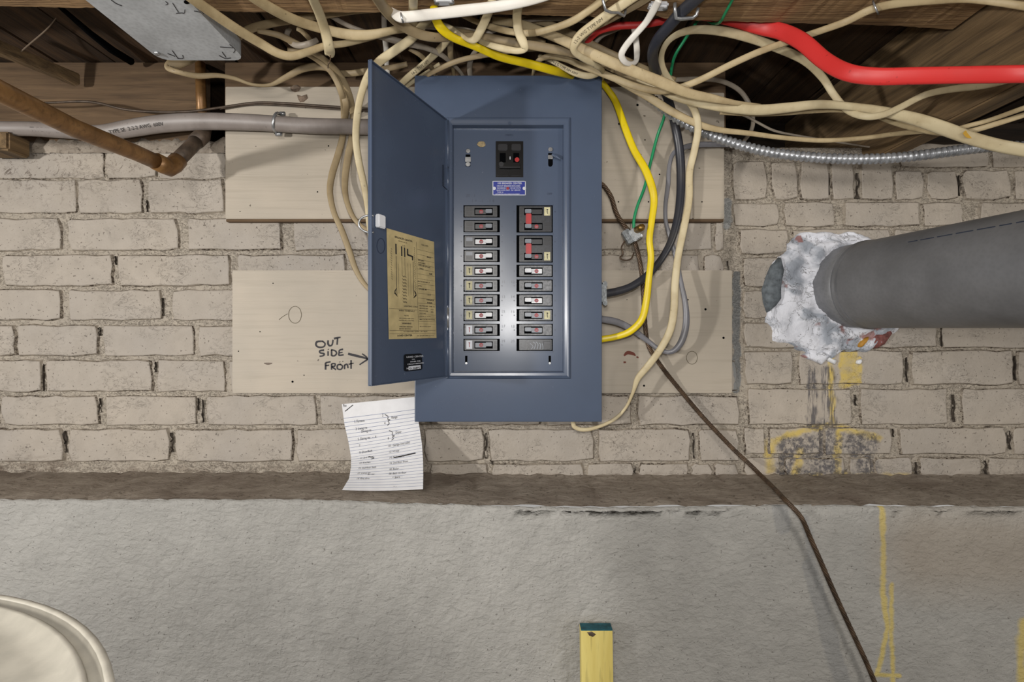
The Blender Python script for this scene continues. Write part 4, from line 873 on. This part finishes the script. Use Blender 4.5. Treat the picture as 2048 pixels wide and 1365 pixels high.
def print_on(frm, i0, s, size, mat, parent, off, up=1):
    """lettering laid along a cable from spline sample i0, on the side that faces the room"""
    L = [0]
    for a, b in zip(frm[i0:], frm[i0+1:]): L.append(L[-1]+(b[0]-a[0]).length)
    def f(u, v):
        k = 0
        while k < len(L)-2 and L[k+1] < u: k += 1
        a, b = frm[i0+k], frm[i0+min(k+1, len(frm)-1-i0)]; t_ = (u-L[k])/max(L[k+1]-L[k], 1e-6); p = a[0].lerp(b[0], min(t_, 1.5)); view = (Vector((0, -D0, CZ))-p).normalized()
        return p-a[1]*v*up+view*off
    lettering('printed_lettering', [(s, 0, -size*0.35, size, 0, 0.0)], f, mat, parent)
print_on(fr, 14, 'TYPE SE  CABLE', 0.012, M['ink'], se, 0.0150, 1); print_on(fr, 30, 'TYPE SE  2-2-2 AWG  600V', 0.010, M['ink'], se, 0.0150, 1)
sp_ = []
for k in range(9): a = math.radians(-95+190*k/8); q = P(556, 245, 1.062); sp_.append(q+Vector((0.004*math.sin(a)-0.002, -0.0155*math.cos(a), 0.0185*math.sin(a))))
m = MB().tube(sp_, 0.0032, 8); m.box(sp_[-1]+Vector((0.004, 0.006, 0.003)), 0.006, 0.003, 0.004, None, 0.001); m.box(sp_[0]+Vector((0.004, 0.006, -0.003)), 0.007, 0.003, 0.004, None, 0.001)
tag(m.build('cable_strap', M['steel'], None, True), 'metal strap holding the thick grey service cable to the board', 'strap')
cable('thin_wire', 'thin brown wire crossing above the grey service cable to the panel door', [(-60, 200, 1.05, 4), (0, 203, 1.05, 4), (60, 206), (110, 205), (165, 203, 1.06, 5), (200, 207), (250, 219), (310, 224, 1.07), (380, 223), (450, 214, 1.078), (510, 206), (570, 207), (640, 212), (735, 218, 1.078), (800, 220, 1.078, 4)], M['dullwire'], rnd=True, cat='wire', nseg=8)
cable('thin_wire', 'second thin brown wire just below the first on the upper board', [(440, 218, 1.079, 3), (500, 209), (560, 210.5), (640, 216), (700, 220), (790, 224, 1.079, 3)], M['dullwire'], rnd=True, cat='wire', nseg=8)
# ------------------------------------------------------------------ cables
K = cable
K('cable', 'beige cable slanting in front of the metal box to a low bend', [(330, -50, .70, 20), (370, -14, .72, 20), (420, 22, .76, 20), (470, 56, .80, 19), (520, 86, .84, 18), (555, 106, .86, 17), (583, 112, .87, 16), (615, 104, .88, 14), (650, 92, .89, 13), (690, 87, .90, 12), (730, 78, .91, 11), (790, 62, .92, 11), (850, 58, .93, 10)], M['cream'])
K('cable', 'beige cable sweeping down from the beam and crossing behind the hanging loop', [(450, -48, .70, 20), (497, -12, .74, 20), (545, 18, .78, 20), (590, 40, .82, 19), (640, 56, .85, 18), (690, 68, .87, 19), (735, 70, .875, 18), (780, 62, .88, 14), (825, 52, .90, 12), (880, 46, .92, 10)], M['cream'])
lo, _ = K('cable', 'pale beige loop hanging down from the beam with a copper wire at its tip', [(610, -55, .66, 19), (624, -8, .73, 19), (638, 25, .775, 19), (650, 60, .81, 19), (658, 92, .83, 19), (660, 104, .845, 19), (658, 108, .86, 17), (655, 98, .88, 14), (648, 70, .89, 12), (640, 40, .89, 12)], M['cream2'])
K('copper_wire', 'short bare copper wire dangling from the tip of the hanging loop', [(660, 108, .85, 2.5), (661, 118), (657, 128), (656, 136, .87, 2.5)], M['strand'], rnd=True, cat='wire', nseg=8)
K('cable', 'wide beige cable curving down from the beam to the left of the white cable', [(720, -50, .68, 22), (752, -8, .73, 22), (772, 20, .78, 22), (800, 46, .82, 22), (835, 67, .845, 19), (872, 75, .86, 17), (910, 74, .88, 14), (960, 72, .90, 13), (1010, 80, .91, 12)], M['tan'])
K('cable', 'cream cable coming straight down from the beam and passing behind the white cable', [(830, -55, .66, 18), (827, -8, .73, 18), (826, 20, .785, 18), (824, 45, .83, 18), (820, 60, .87, 15)], M['cream2'])
wc, fr = K('white_cable', 'bright white cable running along the beam over the other cables', [(782, 22, .80, 14), (796, 32, .785, 20), (812, 34, .78, 20), (860, 29, .775, 20), (920, 22, .77, 21), (980, 15, .765, 20), (1040, 5, .76, 19), (1090, -8, .75, 18), (1150, -30, .74, 18)], M['white'])
q = [P(802, 22, .782), P(802, 27, .777), P(804, 37, .775), P(806, 45, .781)]
MB().tube(q, 0.0016, 8).build('steel_band', M['steel'], wc, True)
K('cable', 'kinked cream cable bending left beside the yellow cable', [(985, 0, .80, 17), (978, 22, .82, 17), (970, 42, .835, 17), (960, 62, .845, 17), (950, 78, .85, 15), (938, 80, .855, 9), (925, 72, .87, 9), (905, 58, .89, 10), (885, 48, .91, 10)], M['cream2'])
K('cable', 'cream cable with greenish print hanging down and folded sharply to the left', [(1045, -20, .76, 18), (1036, 15, .80, 18), (1034, 40, .825, 18), (1038, 65, .835, 18), (1048, 88, .84, 17), (1050, 98, .845, 12), (1035, 102, .85, 12), (1005, 97, .86, 13), (980, 90, .87, 11), (960, 82, .89, 9)], M['cream2'])
yl = [(868, 15, .83, 16), (872, 38, .84, 18), (884, 58, .85, 18), (908, 76, .865, 15), (950, 93, .885, 14), (1000, 114, .91, 15), (1055, 127, .94, 16), (1110, 142, .965, 16), (1140, 150, 1.0, 14), (1170, 158, 1.05, 12), (1195, 160, 1.055, 12), (1212, 175, 1.055, 12), (1232, 205, 1.055, 13), (1250, 255, 1.05, 14), (1268, 300, 1.045, 14), (1290, 338, 1.035, 15), (1304, 375, 1.03, 15), (1308, 405, 1.03, 14), (1303, 445, 1.03, 13), (1299, 480, 1.03, 13), (1302, 515, 1.03, 13), (1298, 555, 1.03, 13), (1293, 600, 1.035, 14), (1284, 638, 1.035, 14), (1262, 662, 1.04, 14), (1235, 673, 1.045, 13), (1203, 679, 1.05, 13), (1186, 681, 1.05, 13)]
K('yellow_cable', 'yellow cable passing over the panel top and looping down its right side', yl, M['yellow'], 0.007)
K('cable', 'beige cable running left to right under the folded cream cable toward the panel corner', [(900, 60, .92, 12), (940, 68, .91, 14), (985, 78, .90, 15), (1040, 87, .90, 16), (1100, 97, .90, 17), (1150, 108, .905, 15), (1190, 120, .91, 13), (1230, 140, .92, 12)], M['tan'])
bw, _ = K('cable', 'wide beige cable slanting down to the right above the panel corner', [(985, 40, .90, 14), (1040, 48, .89, 16), (1085, 64, .88, 17), (1130, 82, .875, 19), (1180, 106, .875, 20), (1230, 128, .88, 21), (1280, 148, .885, 21), (1330, 168, .89, 21), (1375, 186, .90, 18), (1420, 196, .91, 16), (1470, 206, .92, 10), (1520, 212, .94, 8)], M['cream'])
K('cable', 'dusty cable half hidden behind the wide slanting one', [(1040, 34, .94, 11), (1090, 46, .93, 13), (1140, 66, .925, 14), (1190, 92, .92, 13), (1240, 115, .92, 12), (1300, 142, .93, 12), (1350, 160, .95, 10)], M['tan'])
lc_, fr = K('cable', 'long pale cable from the panel corner rising to the right up to the beam', [(1066, 158, 1.05, 7), (1068, 140, 1.0, 7), (1076, 122, .96, 9), (1098, 113, .95, 11), (1130, 118, .955, 11), (1160, 130, .955, 12), (1195, 143, .952, 13), (1235, 159, .945, 13), (1275, 174, .935, 13), (1315, 182, .925, 13), (1350, 178, .915, 13), (1400, 160, .90, 13), (1460, 130, .88, 13), (1520, 103, .865, 13), (1580, 82, .855, 13), (1640, 62, .842, 13), (1695, 42, .825, 14), (1740, 20, .80, 15), (1790, 8, .79, 15), (1860, 3, .78, 12), (1930, 0, .77, 11), (1990, 4, .75, 13), (2060, 14, .725, 15), (2140, 26, .66, 16), (2340, 40, .55, 18)], M['cream'])
MB().tube([P(1746, 2, .794), P(1748, 8, .788), P(1753, 20, .786), P(1757, 28, .793)], 0.0015, 8).build('staple', M['steel'], lc_, True)
pc, fr = K('cable', 'printed cream cable drooping over the top edge of the panel', [(1078, 112, .985, 8), (1100, 120, .97, 9), (1125, 134, .965, 10), (1150, 146, .963, 12), (1175, 152, .962, 12), (1193, 149, .962, 10), (1203, 142, .965, 8), (1202, 134, .965, 8)], M['cream2'])
print_on(fr, 8, '14-2 G TYPE NM 600V', 0.006, M['ink'], pc, 0.0042, 1)
pb, fr = K('cable', 'cream cable with green print bending down below the left staple', [(1330, -45, .74, 19), (1270, -8, .775, 19), (1226, 22, .80, 19), (1190, 48, .82, 19), (1162, 70, .835, 19), (1149, 88, .845, 17), (1149, 103, .855, 13), (1165, 116, .87, 12), (1188, 128, .89, 12), (1204, 140, .92, 10), (1206, 152, 1.02, 9), (1200, 160, 1.04, 9)], M['cream2'])
print_on([(a, b*-1, c_, d_, e_) for a, b, c_, d_, e_ in fr[::-1]], 42, '12-2 WG TYPE NM', 0.007, M['faint'], pb, 0.0042, 1)
K('cable', 'thin cream cable from under the left staple curving left across the tangle', [(1260, -45, .75, 14), (1212, -6, .78, 14), (1182, 18, .80, 14), (1145, 42, .82, 14), (1105, 57, .84, 13), (1065, 66, .855, 13), (1025, 64, .865, 12), (990, 56, .875, 12), (955, 44, .89, 11), (925, 30, .90, 10)], M['cream'])
K('cable', 'tan cable at the far side of the left staple', [(1350, -45, .75, 14), (1295, -4, .785, 14), (1250, 22, .81, 14), (1215, 42, .84, 12), (1185, 58, .87, 12), (1165, 80, .90, 11)], M['tan'])
def staple(pts, label, r=0.0022):
    o = MB().tube([P(*p) for p in pts], r, 8).build('cable_staple', M['steel'], None, True); return tag(o, label, 'staple')
staple([(1203, -14, .77), (1207, 4, .772), (1211, 20, .776), (1222, 25, .784), (1236, 25, .79), (1248, 32, .795), (1251, 24, .80), (1251, 12, .812)], 'bent steel staple holding three cream cables to the beam')
# white cable in a nail-on clip
K('white_cable', 'white cable hanging from a nail clip in a narrow loop, left of the black cable', [(1318, 0, .78, 14), (1306, 22, .80, 15), (1291, 46, .82, 13), (1268, 72, .835, 13), (1251, 93, .85, 13), (1243, 110, .86, 13), (1250, 124, .87, 11), (1262, 128, .88, 9), (1272, 122, .89, 10), (1274, 105, .90, 12), (1272, 80, .90, 12), (1268, 55, .90, 12)], M['white'])
def nailclip(cx, cy, lab_):
    z = BEAMZ-0.001; d = (z-CZ)*F/(682.5-cy); root = empty('nail_clip', P(cx, cy, d), lab_, 'clip')
    MB().box(P(cx, cy, d*0.992)-Vector((0, 0, 0.001)), 0.0155, 0.008, 0.0045, None, 0.003).build('saddle', M['plastic_w'], root)
    for s_ in (-1, 1):
        c = P(cx, cy, d*0.992)+Vector((s_*0.0112, 0, -0.0052)); MB().tube([c+Vector((0, 0, 0.003)), c, c-Vector((0, 0, 0.0012))], [0.0042, 0.0042, 0.0036], 12).build('nail_head', M['steel'], root, True)
nailclip(1316, 11, 'white plastic nail clip holding the looped white cable to the beam'); nailclip(888, 0, 'white plastic nail clip above the long white cable')
# red cable
K('red_cable', 'bright red cable behind the beam sweeping down and out to the right', [(1168, 92, .93, 12), (1180, 76, .915, 14), (1200, 60, .905, 15), (1235, 52, .90, 14), (1280, 50, .895, 13), (1320, 43, .89, 14), (1360, 32, .885, 16), (1410, 30, .88, 20), (1460, 38, .878, 24), (1520, 54, .872, 27), (1565, 64, .85, 29), (1605, 84, .82, 30), (1650, 122, .79, 30), (1695, 145, .76, 31), (1750, 153, .74, 32), (1830, 152, .72, 32), (1930, 150, .70, 32), (2060, 148, .67, 33), (2220, 146, .60, 34), (2400, 146, .54, 36)], M['red'], 0.009)
# black cable
K('black_cable', 'black cable from the staple on the beam down to the side connector of the panel', [(1440, -40, .74, 24), (1395, -4, .775, 24), (1365, 22, .80, 24), (1338, 52, .825, 23), (1315, 80, .85, 22), (1305, 108, .88, 21), (1310, 138, .92, 20), (1324, 168, .97, 18), (1338, 205, 1.01, 17), (1350, 250, 1.035, 17), (1359, 300, 1.045, 17), (1362, 360, 1.05, 17), (1358, 420, 1.05, 16), (1345, 475, 1.05, 15), (1325, 515, 1.05, 14), (1298, 548, 1.05, 15), (1265, 572, 1.048, 15), (1235, 583, 1.046, 16), (1208, 588, 1.045, 16)], M['black'], 0.013)
staple([(1350, 6, .79), (1350, 20, .792), (1352, 36, .80), (1362, 38, .802), (1385, 36, .80), (1393, 30, .798), (1397, 15, .792)], 'wide steel staple holding the black cable to the beam', 0.0028)
# green wire
K('green_wire', 'green ground wire dropping from the beam to the ground clamp beside the panel', [(1490, -40, .76, 6), (1466, -2, .79, 6), (1452, 24, .815, 6), (1440, 44, .85, 6), (1425, 46, .885, 6), (1403, 34, .90, 6), (1388, 52, .90, 6), (1368, 82, .92, 6), (1350, 112, .94, 6), (1342, 145, .97, 6), (1338, 190, 1.0, 6), (1328, 235, 1.03, 6), (1314, 275, 1.05, 6), (1300, 330, 1.055, 6), (1289, 375, 1.055, 6), (1275, 412, 1.055, 6), (1268, 440, 1.055, 6), (1268, 460, 1.055, 6)], M['green'], rnd=True, cat='wire', nseg=8)
# cream looping cable that comes down beside the panel
K('cream_cable', 'long cream cable looping over to the right and hanging down beside the panel', [(2340, 90, .55, 16), (2130, 128, .66, 14), (2045, 152, .73, 14), (1970, 170, .79, 14), (1900, 179, .84, 13), (1850, 190, .87, 13), (1800, 215, .885, 13), (1765, 230, .89, 13), (1730, 233, .90, 13), (1695, 220, .92, 13), (1668, 190, .925, 13), (1645, 155, .925, 14), (1610, 122, .915, 15), (1560, 98, .90, 16), (1500, 76, .89, 17), (1440, 62, .88, 17), (1385, 60, .88, 15), (1346, 74, .885, 12), (1326, 100, .90, 11), (1324, 130, .92, 12), (1340, 162, .945, 13), (1366, 190, .955, 14), (1388, 218, .965, 14), (1396, 255, .975, 14), (1389, 300, .99, 14), (1379, 345, 1.0, 14), (1378, 400, 1.0, 14), (1368, 455, 1.0, 14), (1356, 515, 1.0, 14), (1350, 570, 1.0, 15), (1348, 620, 1.0, 15), (1340, 662, 1.005, 15), (1320, 700, 1.01, 14), (1298, 730, 1.02, 14), (1276, 757, 1.03, 12), (1266, 785, 1.04, 7), (1252, 815, 1.05, 6), (1230, 838, 1.055, 7), (1200, 853, 1.055, 7), (1170, 860, 1.055, 8), (1150, 855, 1.055, 9), (1146, 843, 1.055, 9), (1146, 826, 1.055, 9)], M['cream2'])
# grey cable
K('grey_cable', 'grey cable hanging behind the cream one and looping back to the panel side', [(1500, 296, 1.08, 10), (1470, 290, 1.07, 11), (1430, 289, 1.065, 11), (1385, 291, 1.062, 11), (1350, 304, 1.06, 9), (1339, 330, 1.06, 8), (1336, 370, 1.06, 9), (1331, 410, 1.06, 8), (1332, 445, 1.06, 8), (1342, 480, 1.058, 9), (1353, 520, 1.055, 9), (1362, 565, 1.05, 9), (1371, 610, 1.045, 11), (1372, 650, 1.045, 13), (1362, 685, 1.045, 13), (1343, 704, 1.05, 10), (1320, 700, 1.055, 9), (1295, 682, 1.06, 10), (1265, 660, 1.06, 13), (1235, 645, 1.06, 14), (1205, 639, 1.06, 14), (1186, 637, 1.06, 14)], M['grey'])
# right bundle
yb, _ = K('cable', 'thick cream cable with a yellow stain running out to the right edge', [(1235, 142, .96, 10), (1275, 158, .955, 12), (1315, 176, .945, 12), (1350, 195, .94, 12), (1400, 208, .935, 14), (1460, 216, .93, 19), (1520, 220, .925, 20), (1580, 215, .92, 19), (1640, 209, .915, 17), (1700, 213, .91, 15), (1760, 222, .90, 18), (1830, 238, .89, 23), (1890, 258, .88, 25), (1940, 276, .87, 24), (2000, 292, .86, 24), (2070, 304, .85, 25), (2150, 316, .84, 25)], M['cream2'], 0.010)
sp2 = strokes([[(1928, 264, 7), (1936, 270, 12), (1948, 274, 6)]], lambda u, v: P(u, v, 0.8655), 8); so = mesh_obj('yellow_stain', sp2[0], sp2[1], simple('yellow_brown_stain', (196, 152, 44), 0.6), yb)
K('cable', 'cream cable twisted under the yellow stained one at the right', [(1440, 224, .955, 10), (1500, 227, .95, 11), (1560, 226, .945, 11), (1620, 222, .94, 10), (1680, 220, .935, 10), (1740, 226, .93, 12), (1790, 244, .925, 13), (1840, 258, .92, 13), (1890, 266, .915, 12), (1940, 262, .90, 11), (1985, 250, .88, 11), (2048, 230, .86, 11), (2130, 204, .82, 11), (2300, 160, .74, 12)], M['cream'])
K('cable', 'thin cream cable leaving at the right edge just over the stained one', [(1900, 262, .90, 8), (1935, 252, .89, 9), (1980, 240, .88, 9), (2048, 216, .835, 10), (2130, 188, .80, 10), (2300, 140, .72, 11)], M['cream'])
K('cable', 'long sagging cream cable lying just above the flexible conduit', [(1215, 150, .99, 10), (1255, 172, .985, 12), (1300, 196, .98, 15), (1345, 224, .975, 15), (1395, 248, .975, 13), (1440, 260, .975, 11), (1500, 267, .97, 10), (1560, 275, .965, 9), (1640, 281, .96, 9), (1720, 277, .955, 9), (1790, 268, .95, 9), (1850, 262, .94, 10), (1900, 258, .93, 8)], M['cream'])
K('cable', 'dusty beige cable nested between the wide slanting cable and the sagging one', [(1210, 128, .96, 10), (1250, 150, .955, 13), (1290, 166, .955, 13), (1330, 180, .955, 12), (1380, 192, .955, 10), (1440, 206, .955, 9)], M['tan'])
# flexible armoured conduit
def flex():
    pts = [(1268, 172, 1.02), (1290, 187, 1.015), (1320, 211, 1.01), (1355, 237, 1.005), (1395, 259, 1.0), (1440, 277, 1.0), (1500, 296, .995), (1560, 308, .99), (1640, 316, .98), (1720, 318.5, .97), (1800, 315, .96), (1880, 306, .95), (1940, 298, .945), (2000, 293, .94), (2070, 296, .93), (2160, 305, .92)]
    q = [P(*p) for p in catmull(pts, 24)]; L = [0]
    for a, b in zip(q, q[1:]): L.append(L[-1]+(b-a).length)
    step = 0.0019; n = int(L[-1]/step); out_ = []; rs = []; k = 0
    for i in range(n):
        s = i*step
        while L[k+1] < s: k += 1
        f = (s-L[k])/(L[k+1]-L[k]); out_.append(q[k].lerp(q[k+1], f)); ph = (i % 5)/5; rs.append(0.0078+0.0024*[0.0, 0.75, 1.0, 0.85, 0.15][i % 5])
    V, Fc = tube_vf(out_, rs, 18); o = mesh_obj('flexible_conduit', V, Fc, M['flex'], None, True); return tag(o, 'ribbed flexible steel conduit sagging along the top of the bricks at the right', 'conduit')
flex()
K('cable', 'dark dusty cable end arching in the shadow behind the right bundle', [(1345, 160, 1.03, 9), (1400, 158, 1.05, 9), (1445, 163, 1.07, 9), (1480, 182, 1.08, 9), (1500, 212, 1.085, 9), (1506, 240, 1.085, 8), (1502, 262, 1.08, 8), (1486, 285, 1.07, 7), (1478, 298, 1.06, 7)], M['greyt'])
K('thin_wire', 'thin dusty wire crossing the shadow below the right bundle', [(1465, 222, 1.08, 5), (1490, 232), (1515, 245), (1550, 262, 1.09), (1600, 272, 1.095, 4), (1680, 285, 1.09, 4), (1750, 296, 1.085, 3), (1800, 302, 1.085, 3)], M['greyt'], rnd=True, cat='wire', nseg=8)
# left group
K('cable', 'beige cable folded back at a blunt end beside the copper riser, under the metal box', [(440, 84, 1.0, 20), (405, 100, .99, 23), (372, 117, .975, 24), (345, 129, .968, 21), (337, 136, .965, 13), (356, 144, .965, 10), (395, 152, .985, 11), (435, 151, 1.0, 9), (470, 157, 1.01, 8), (505, 169, 1.02, 6), (540, 170, 1.03, 7), (570, 156, 1.03, 11), (605, 138, 1.03, 13), (640, 133, 1.03, 14), (662, 142, 1.03, 11), (678, 166, 1.03, 12), (690, 200, 1.03, 13), (692, 222, 1.05, 12), (688, 245, 1.09, 11)], M['tan'])
K('cable', 'leftmost of the beige cables hanging beside the free edge of the door', [(575, 100, .95, 9), (610, 106, .96, 10), (642, 126, .985, 10), (666, 150, 1.0, 11), (684, 190, 1.02, 12), (688, 230, 1.078, 12), (686, 270, 1.078, 12), (676, 310, 1.075, 13), (664, 350, 1.068, 13), (660, 385, 1.06, 12), (668, 425, 1.055, 11), (684, 462, 1.055, 12), (698, 500, 1.055, 12), (712, 540, 1.055, 11), (732, 572, 1.055, 9), (760, 592, 1.055, 9), (805, 604, 1.058, 9), (853, 606, 1.058, 9)], M['tan'])
K('cable', 'middle hanging beige cable left of the door, between two others', [(515, 62, .90, 8), (556, 70, .91, 12), (592, 87, .93, 13), (626, 104, .95, 12), (655, 124, .98, 11), (682, 152, 1.01, 11), (699, 190, 1.04, 12), (706, 230, 1.078, 12), (705, 270, 1.078, 13), (696, 315, 1.075, 14), (690, 360, 1.07, 13), (692, 395, 1.06, 11), (704, 430, 1.055, 10), (722, 452, 1.055, 9), (745, 462, 1.055, 9), (800, 466, 1.058, 9), (853, 466, 1.058, 9)], M['tan'])
K('cable', 'pale cable curling down along the free edge of the panel door', [(860, 34, .90, 14), (842, 55, .90, 16), (822, 78, .905, 17), (790, 101, .915, 17), (758, 124, .925, 17), (736, 152, .94, 15), (722, 190, .96, 14), (714, 235, .98, 14), (712, 280, 1.0, 14), (718, 325, 1.01, 14), (728, 370, 1.02, 13), (735, 415, 1.03, 11), (738, 455, 1.04, 9), (750, 500, 1.05, 9), (800, 530, 1.058, 9), (853, 534, 1.058, 9)], M['cream2'])
K('cable', 'short flat beige cable lying level behind the top corner of the door', [(664, 146, 1.06, 11), (700, 147, 1.055, 12), (735, 142, 1.05, 12), (780, 136, 1.05, 11), (815, 128, 1.05, 10)], M['tan'])
K('cable', 'tan cable rising gently to the right behind the hanging loop', [(470, 78, .93, 14), (500, 58, .91, 15), (545, 46, .90, 15), (595, 38, .892, 14), (650, 30, .885, 13), (710, 24, .88, 8), (760, 20, .878, 8)], M['tan'])
K('cable', 'whitish dusty cable slanting from the beam down to the panel top left', [(655, 28, .90, 9), (690, 48, .90, 9), (725, 62, .91, 9), (765, 74, .92, 12), (810, 86, .935, 12), (850, 95, .95, 11), (880, 108, .97, 10), (903, 126, 1.0, 8), (922, 146, 1.03, 7), (930, 162, 1.05, 7)], M['greyt'])
K('cable', 'pale upright cable seen in the gap above the door corner', [(768, 30, .95, 10), (769, 60, 1.0, 11), (772, 95, 1.03, 11), (774, 130, 1.05, 10), (776, 160, 1.05, 10)], M['white'])
ab, fr = K('cable', 'printed cream cable slanting down left behind the panel corner', [(905, 66, .93, 12), (892, 84, .94, 13), (872, 106, .97, 14), (846, 130, 1.0, 13), (815, 156, 1.03, 13), (795, 176, 1.05, 12)], M['cream2'])
print_on([(a, b*-1, c_, d_, e_) for a, b, c_, d_, e_ in fr[::-1]], 9, '14-2  TYPE NM', 0.008, M['ink'], ab, 0.0042, 1)
K('cable', 'second cream cable below the printed one behind the door corner', [(880, 128, 1.04, 8), (850, 148, 1.045, 8), (822, 166, 1.05, 8), (805, 180, 1.055, 8)], M['cream2'])
K('cable', 'thin tan cable dropping steeply to the panel top left', [(818, 98, .97, 7), (840, 110, .98, 9), (858, 128, 1.01, 9), (870, 148, 1.04, 8), (876, 166, 1.05, 8)], M['tan'])
K('cable', 'tan cable standing upright behind the yellow cable into the panel top', [(903, 62, .93, 12), (901, 85, .95, 12), (901, 110, .98, 12), (906, 135, 1.02, 8), (908, 162, 1.05, 8)], M['tan'])
K('cable', 'short pale cable bending down into the panel top under the yellow cable', [(968, 78, .93, 8), (958, 94, .95, 8), (945, 112, .98, 10), (939, 132, 1.01, 11), (942, 162, 1.05, 9)], M['greyt'])
K('cable', 'dusty cable running level behind the yellow cable toward the door corner', [(1090, 96, .96, 10), (1030, 100, .96, 11), (980, 108, .965, 11), (930, 118, .975, 10), (900, 128, .985, 10), (865, 145, 1.0, 9), (835, 162, 1.04, 8)], M['tan'])
K('cable', 'small dark cable stub curled in the shadow near the metal box', [(580, 56, .93, 9), (574, 68, .93, 10), (578, 82, .93, 10), (594, 91, .925, 11), (618, 88, .92, 12), (634, 80, .93, 10)], M['greyt'])
K('cable', 'cut cable stub with a pale tip beside the hanging loop', [(594, 58, .90, 7), (603, 62, .902, 9), (612, 70, .91, 10), (620, 79, .93, 9)], M['tan'])
K('cable', 'shadowed cable behind the white cable and the yellow one', [(826, 52, .93, 9), (870, 54, .92, 10), (920, 58, .915, 9), (970, 66, .91, 9), (1010, 52, .91, 8), (1060, 40, .915, 8), (1130, 38, .92, 8), (1200, 46, .93, 8)], M['greyt'])
K('cable', 'dim beige cable low in the tangle above the panel middle', [(960, 36, .93, 9), (985, 46, .93, 11), (1010, 60, .92, 10), (1050, 72, .93, 9), (1090, 86, .94, 9)], M['tan'])
K('cable', 'short whitish cable curving behind the red cable', [(1185, 98, .96, 9), (1192, 84, .955, 9), (1206, 70, .95, 9), (1230, 60, .945, 8), (1262, 46, .94, 8)], M['greyt'])
K('thin_wire', 'thin stub of wire standing on the panel top under the yellow cable', [(1076, 128, 1.0, 4), (1070, 140, 1.01, 4), (1067, 156, 1.05, 4)], M['greyt'], rnd=True, cat='wire', nseg=8)
# ------------------------------------------------------------------ ground conductor and clamp
def twisted(name, pts, wpx, label, strands=6, turns=60):
    q = catmull(pts, 14); ps = [P(*p) for p in q]; root = empty(name, ps[0], label, 'wire'); L = [0]
    for a, b in zip(ps, ps[1:]): L.append(L[-1]+(b-a).length)
    for s_ in range(strands):
        out_ = []
        for i, p in enumerate(ps):
            t = (ps[min(i+1, len(ps)-1)]-ps[max(i-1, 0)]).normalized(); u = t.cross(Vector((0, -1, 0))).normalized(); v = u.cross(t)
            R_ = wpx*q[i][2]/F/2*0.62; a = L[i]*turns+s_*2*math.pi/strands; out_.append(p+(u*math.cos(a)+v*math.sin(a))*R_)
        V, Fc = tube_vf(out_, wpx/F/2*0.48, 6); mesh_obj('strand', V, Fc, M['strand'], root, True)
    return root
twisted('ground_wire', [(1262, 468, 1.055), (1272, 492, 1.06), (1281, 530, 1.065), (1286, 580, 1.065), (1289, 630, 1.065), (1293, 675, 1.065), (1302, 702, 1.065), (1322, 732, 1.07), (1350, 768, 1.08), (1400, 828, 1.085), (1460, 892, 1.085), (1500, 930, 1.07), (1522, 952, 1.045), (1547, 976, .975), (1570, 1000, .912), (1602, 1035, .895), (1620, 1075, .90), (1642, 1125, .90), (1668, 1185, .90), (1700, 1255, .90), (1728, 1315, .90), (1752, 1372, .90), (1790, 1470, .895), (1830, 1600, .89)], 8.5, 'brown stranded copper ground wire running from the clamp down to the lower right', 6, 110)
twisted('ground_wire', [(1190, 360, 1.055), (1207, 372, 1.055), (1222, 394, 1.055), (1232, 425, 1.055), (1246, 448, 1.055), (1262, 468, 1.055)], 9, 'short twisted copper ground wire from the panel side to the clamp', 5, 150)
gc = empty('ground_clamp', P(1263, 472, 1.05), 'zinc ground clamp with a brass screw beside the panel', 'clamp')
Rg = Matrix.Rotation(math.radians(-32), 3, 'Y')
MB().box(P(1256, 474, 1.05), 0.008, 0.009, 0.015, Rg, 0.002).build('clamp_jaw', M['lead'], gc)
MB().box(P(1269, 470, 1.047), 0.010, 0.009, 0.0125, Rg, 0.002).build('clamp_body', simple('bright_zinc', (176, 180, 182), 0.45, 0.4, 0.5, 0.2, 0.3, 200), gc)
MB().box(P(1277, 475, 1.045), 0.008, 0.006, 0.003, Rg, 0.001).build('clamp_lip', M['plastic_w'], gc)
V, Fc = tube_vf([P(1271, 462, 1.045), P(1283, 455, 1.025), P(1285, 453, 1.02)], [0.0075, 0.0075, 0.0055], 14); mesh_obj('clamp_screw', V, Fc, M['brass'], gc, True)
K('copper_wire', 'frayed bare copper tail curling below the ground clamp', [(1250, 482, 1.055, 3), (1243, 495), (1246, 508), (1240, 516), (1250, 521), (1262, 518), (1268, 505, 1.06, 2.5)], M['strand'], rnd=True, cat='wire', nseg=6)
# cobweb strand under the subfloor
K('cobweb_strand', 'dusty cobweb strand stretched under the floor boards at the left', [(28, 116, .99, 2.2), (55, 92, .99, 3), (92, 60, .97, 2.6), (112, 36, .93, 1.6)], M['web'], rnd=True, cat='cobweb', nseg=6)
MB().tube([P(118, 12, .90), P(180, 66, .98), P(224, 100, 1.03), P(262, 123, 1.08)], [0.004, 0.006, 0.008, 0.008], 8).build('dark_gap_strip', M['void'], ceil, True)  # black strip standing in for the dark gap between two subfloor boards

groups = {'cable': 'electrical cables tangled above and beside the panel', 'white_cable': 'white cables under the beam', 'thin_wire': 'thin wires', 'ground_wire': 'copper ground wires', 'copper_wire': 'bare copper wire ends',
          'cable_staple': 'staples on the beam', 'nail_clip': 'nail clips on the beam', 'backer_board': 'painted backer boards'}
for o in sc.objects:
    if o.parent is None and o.name.split('.')[0] in groups: o['group'] = groups[o.name.split('.')[0]]
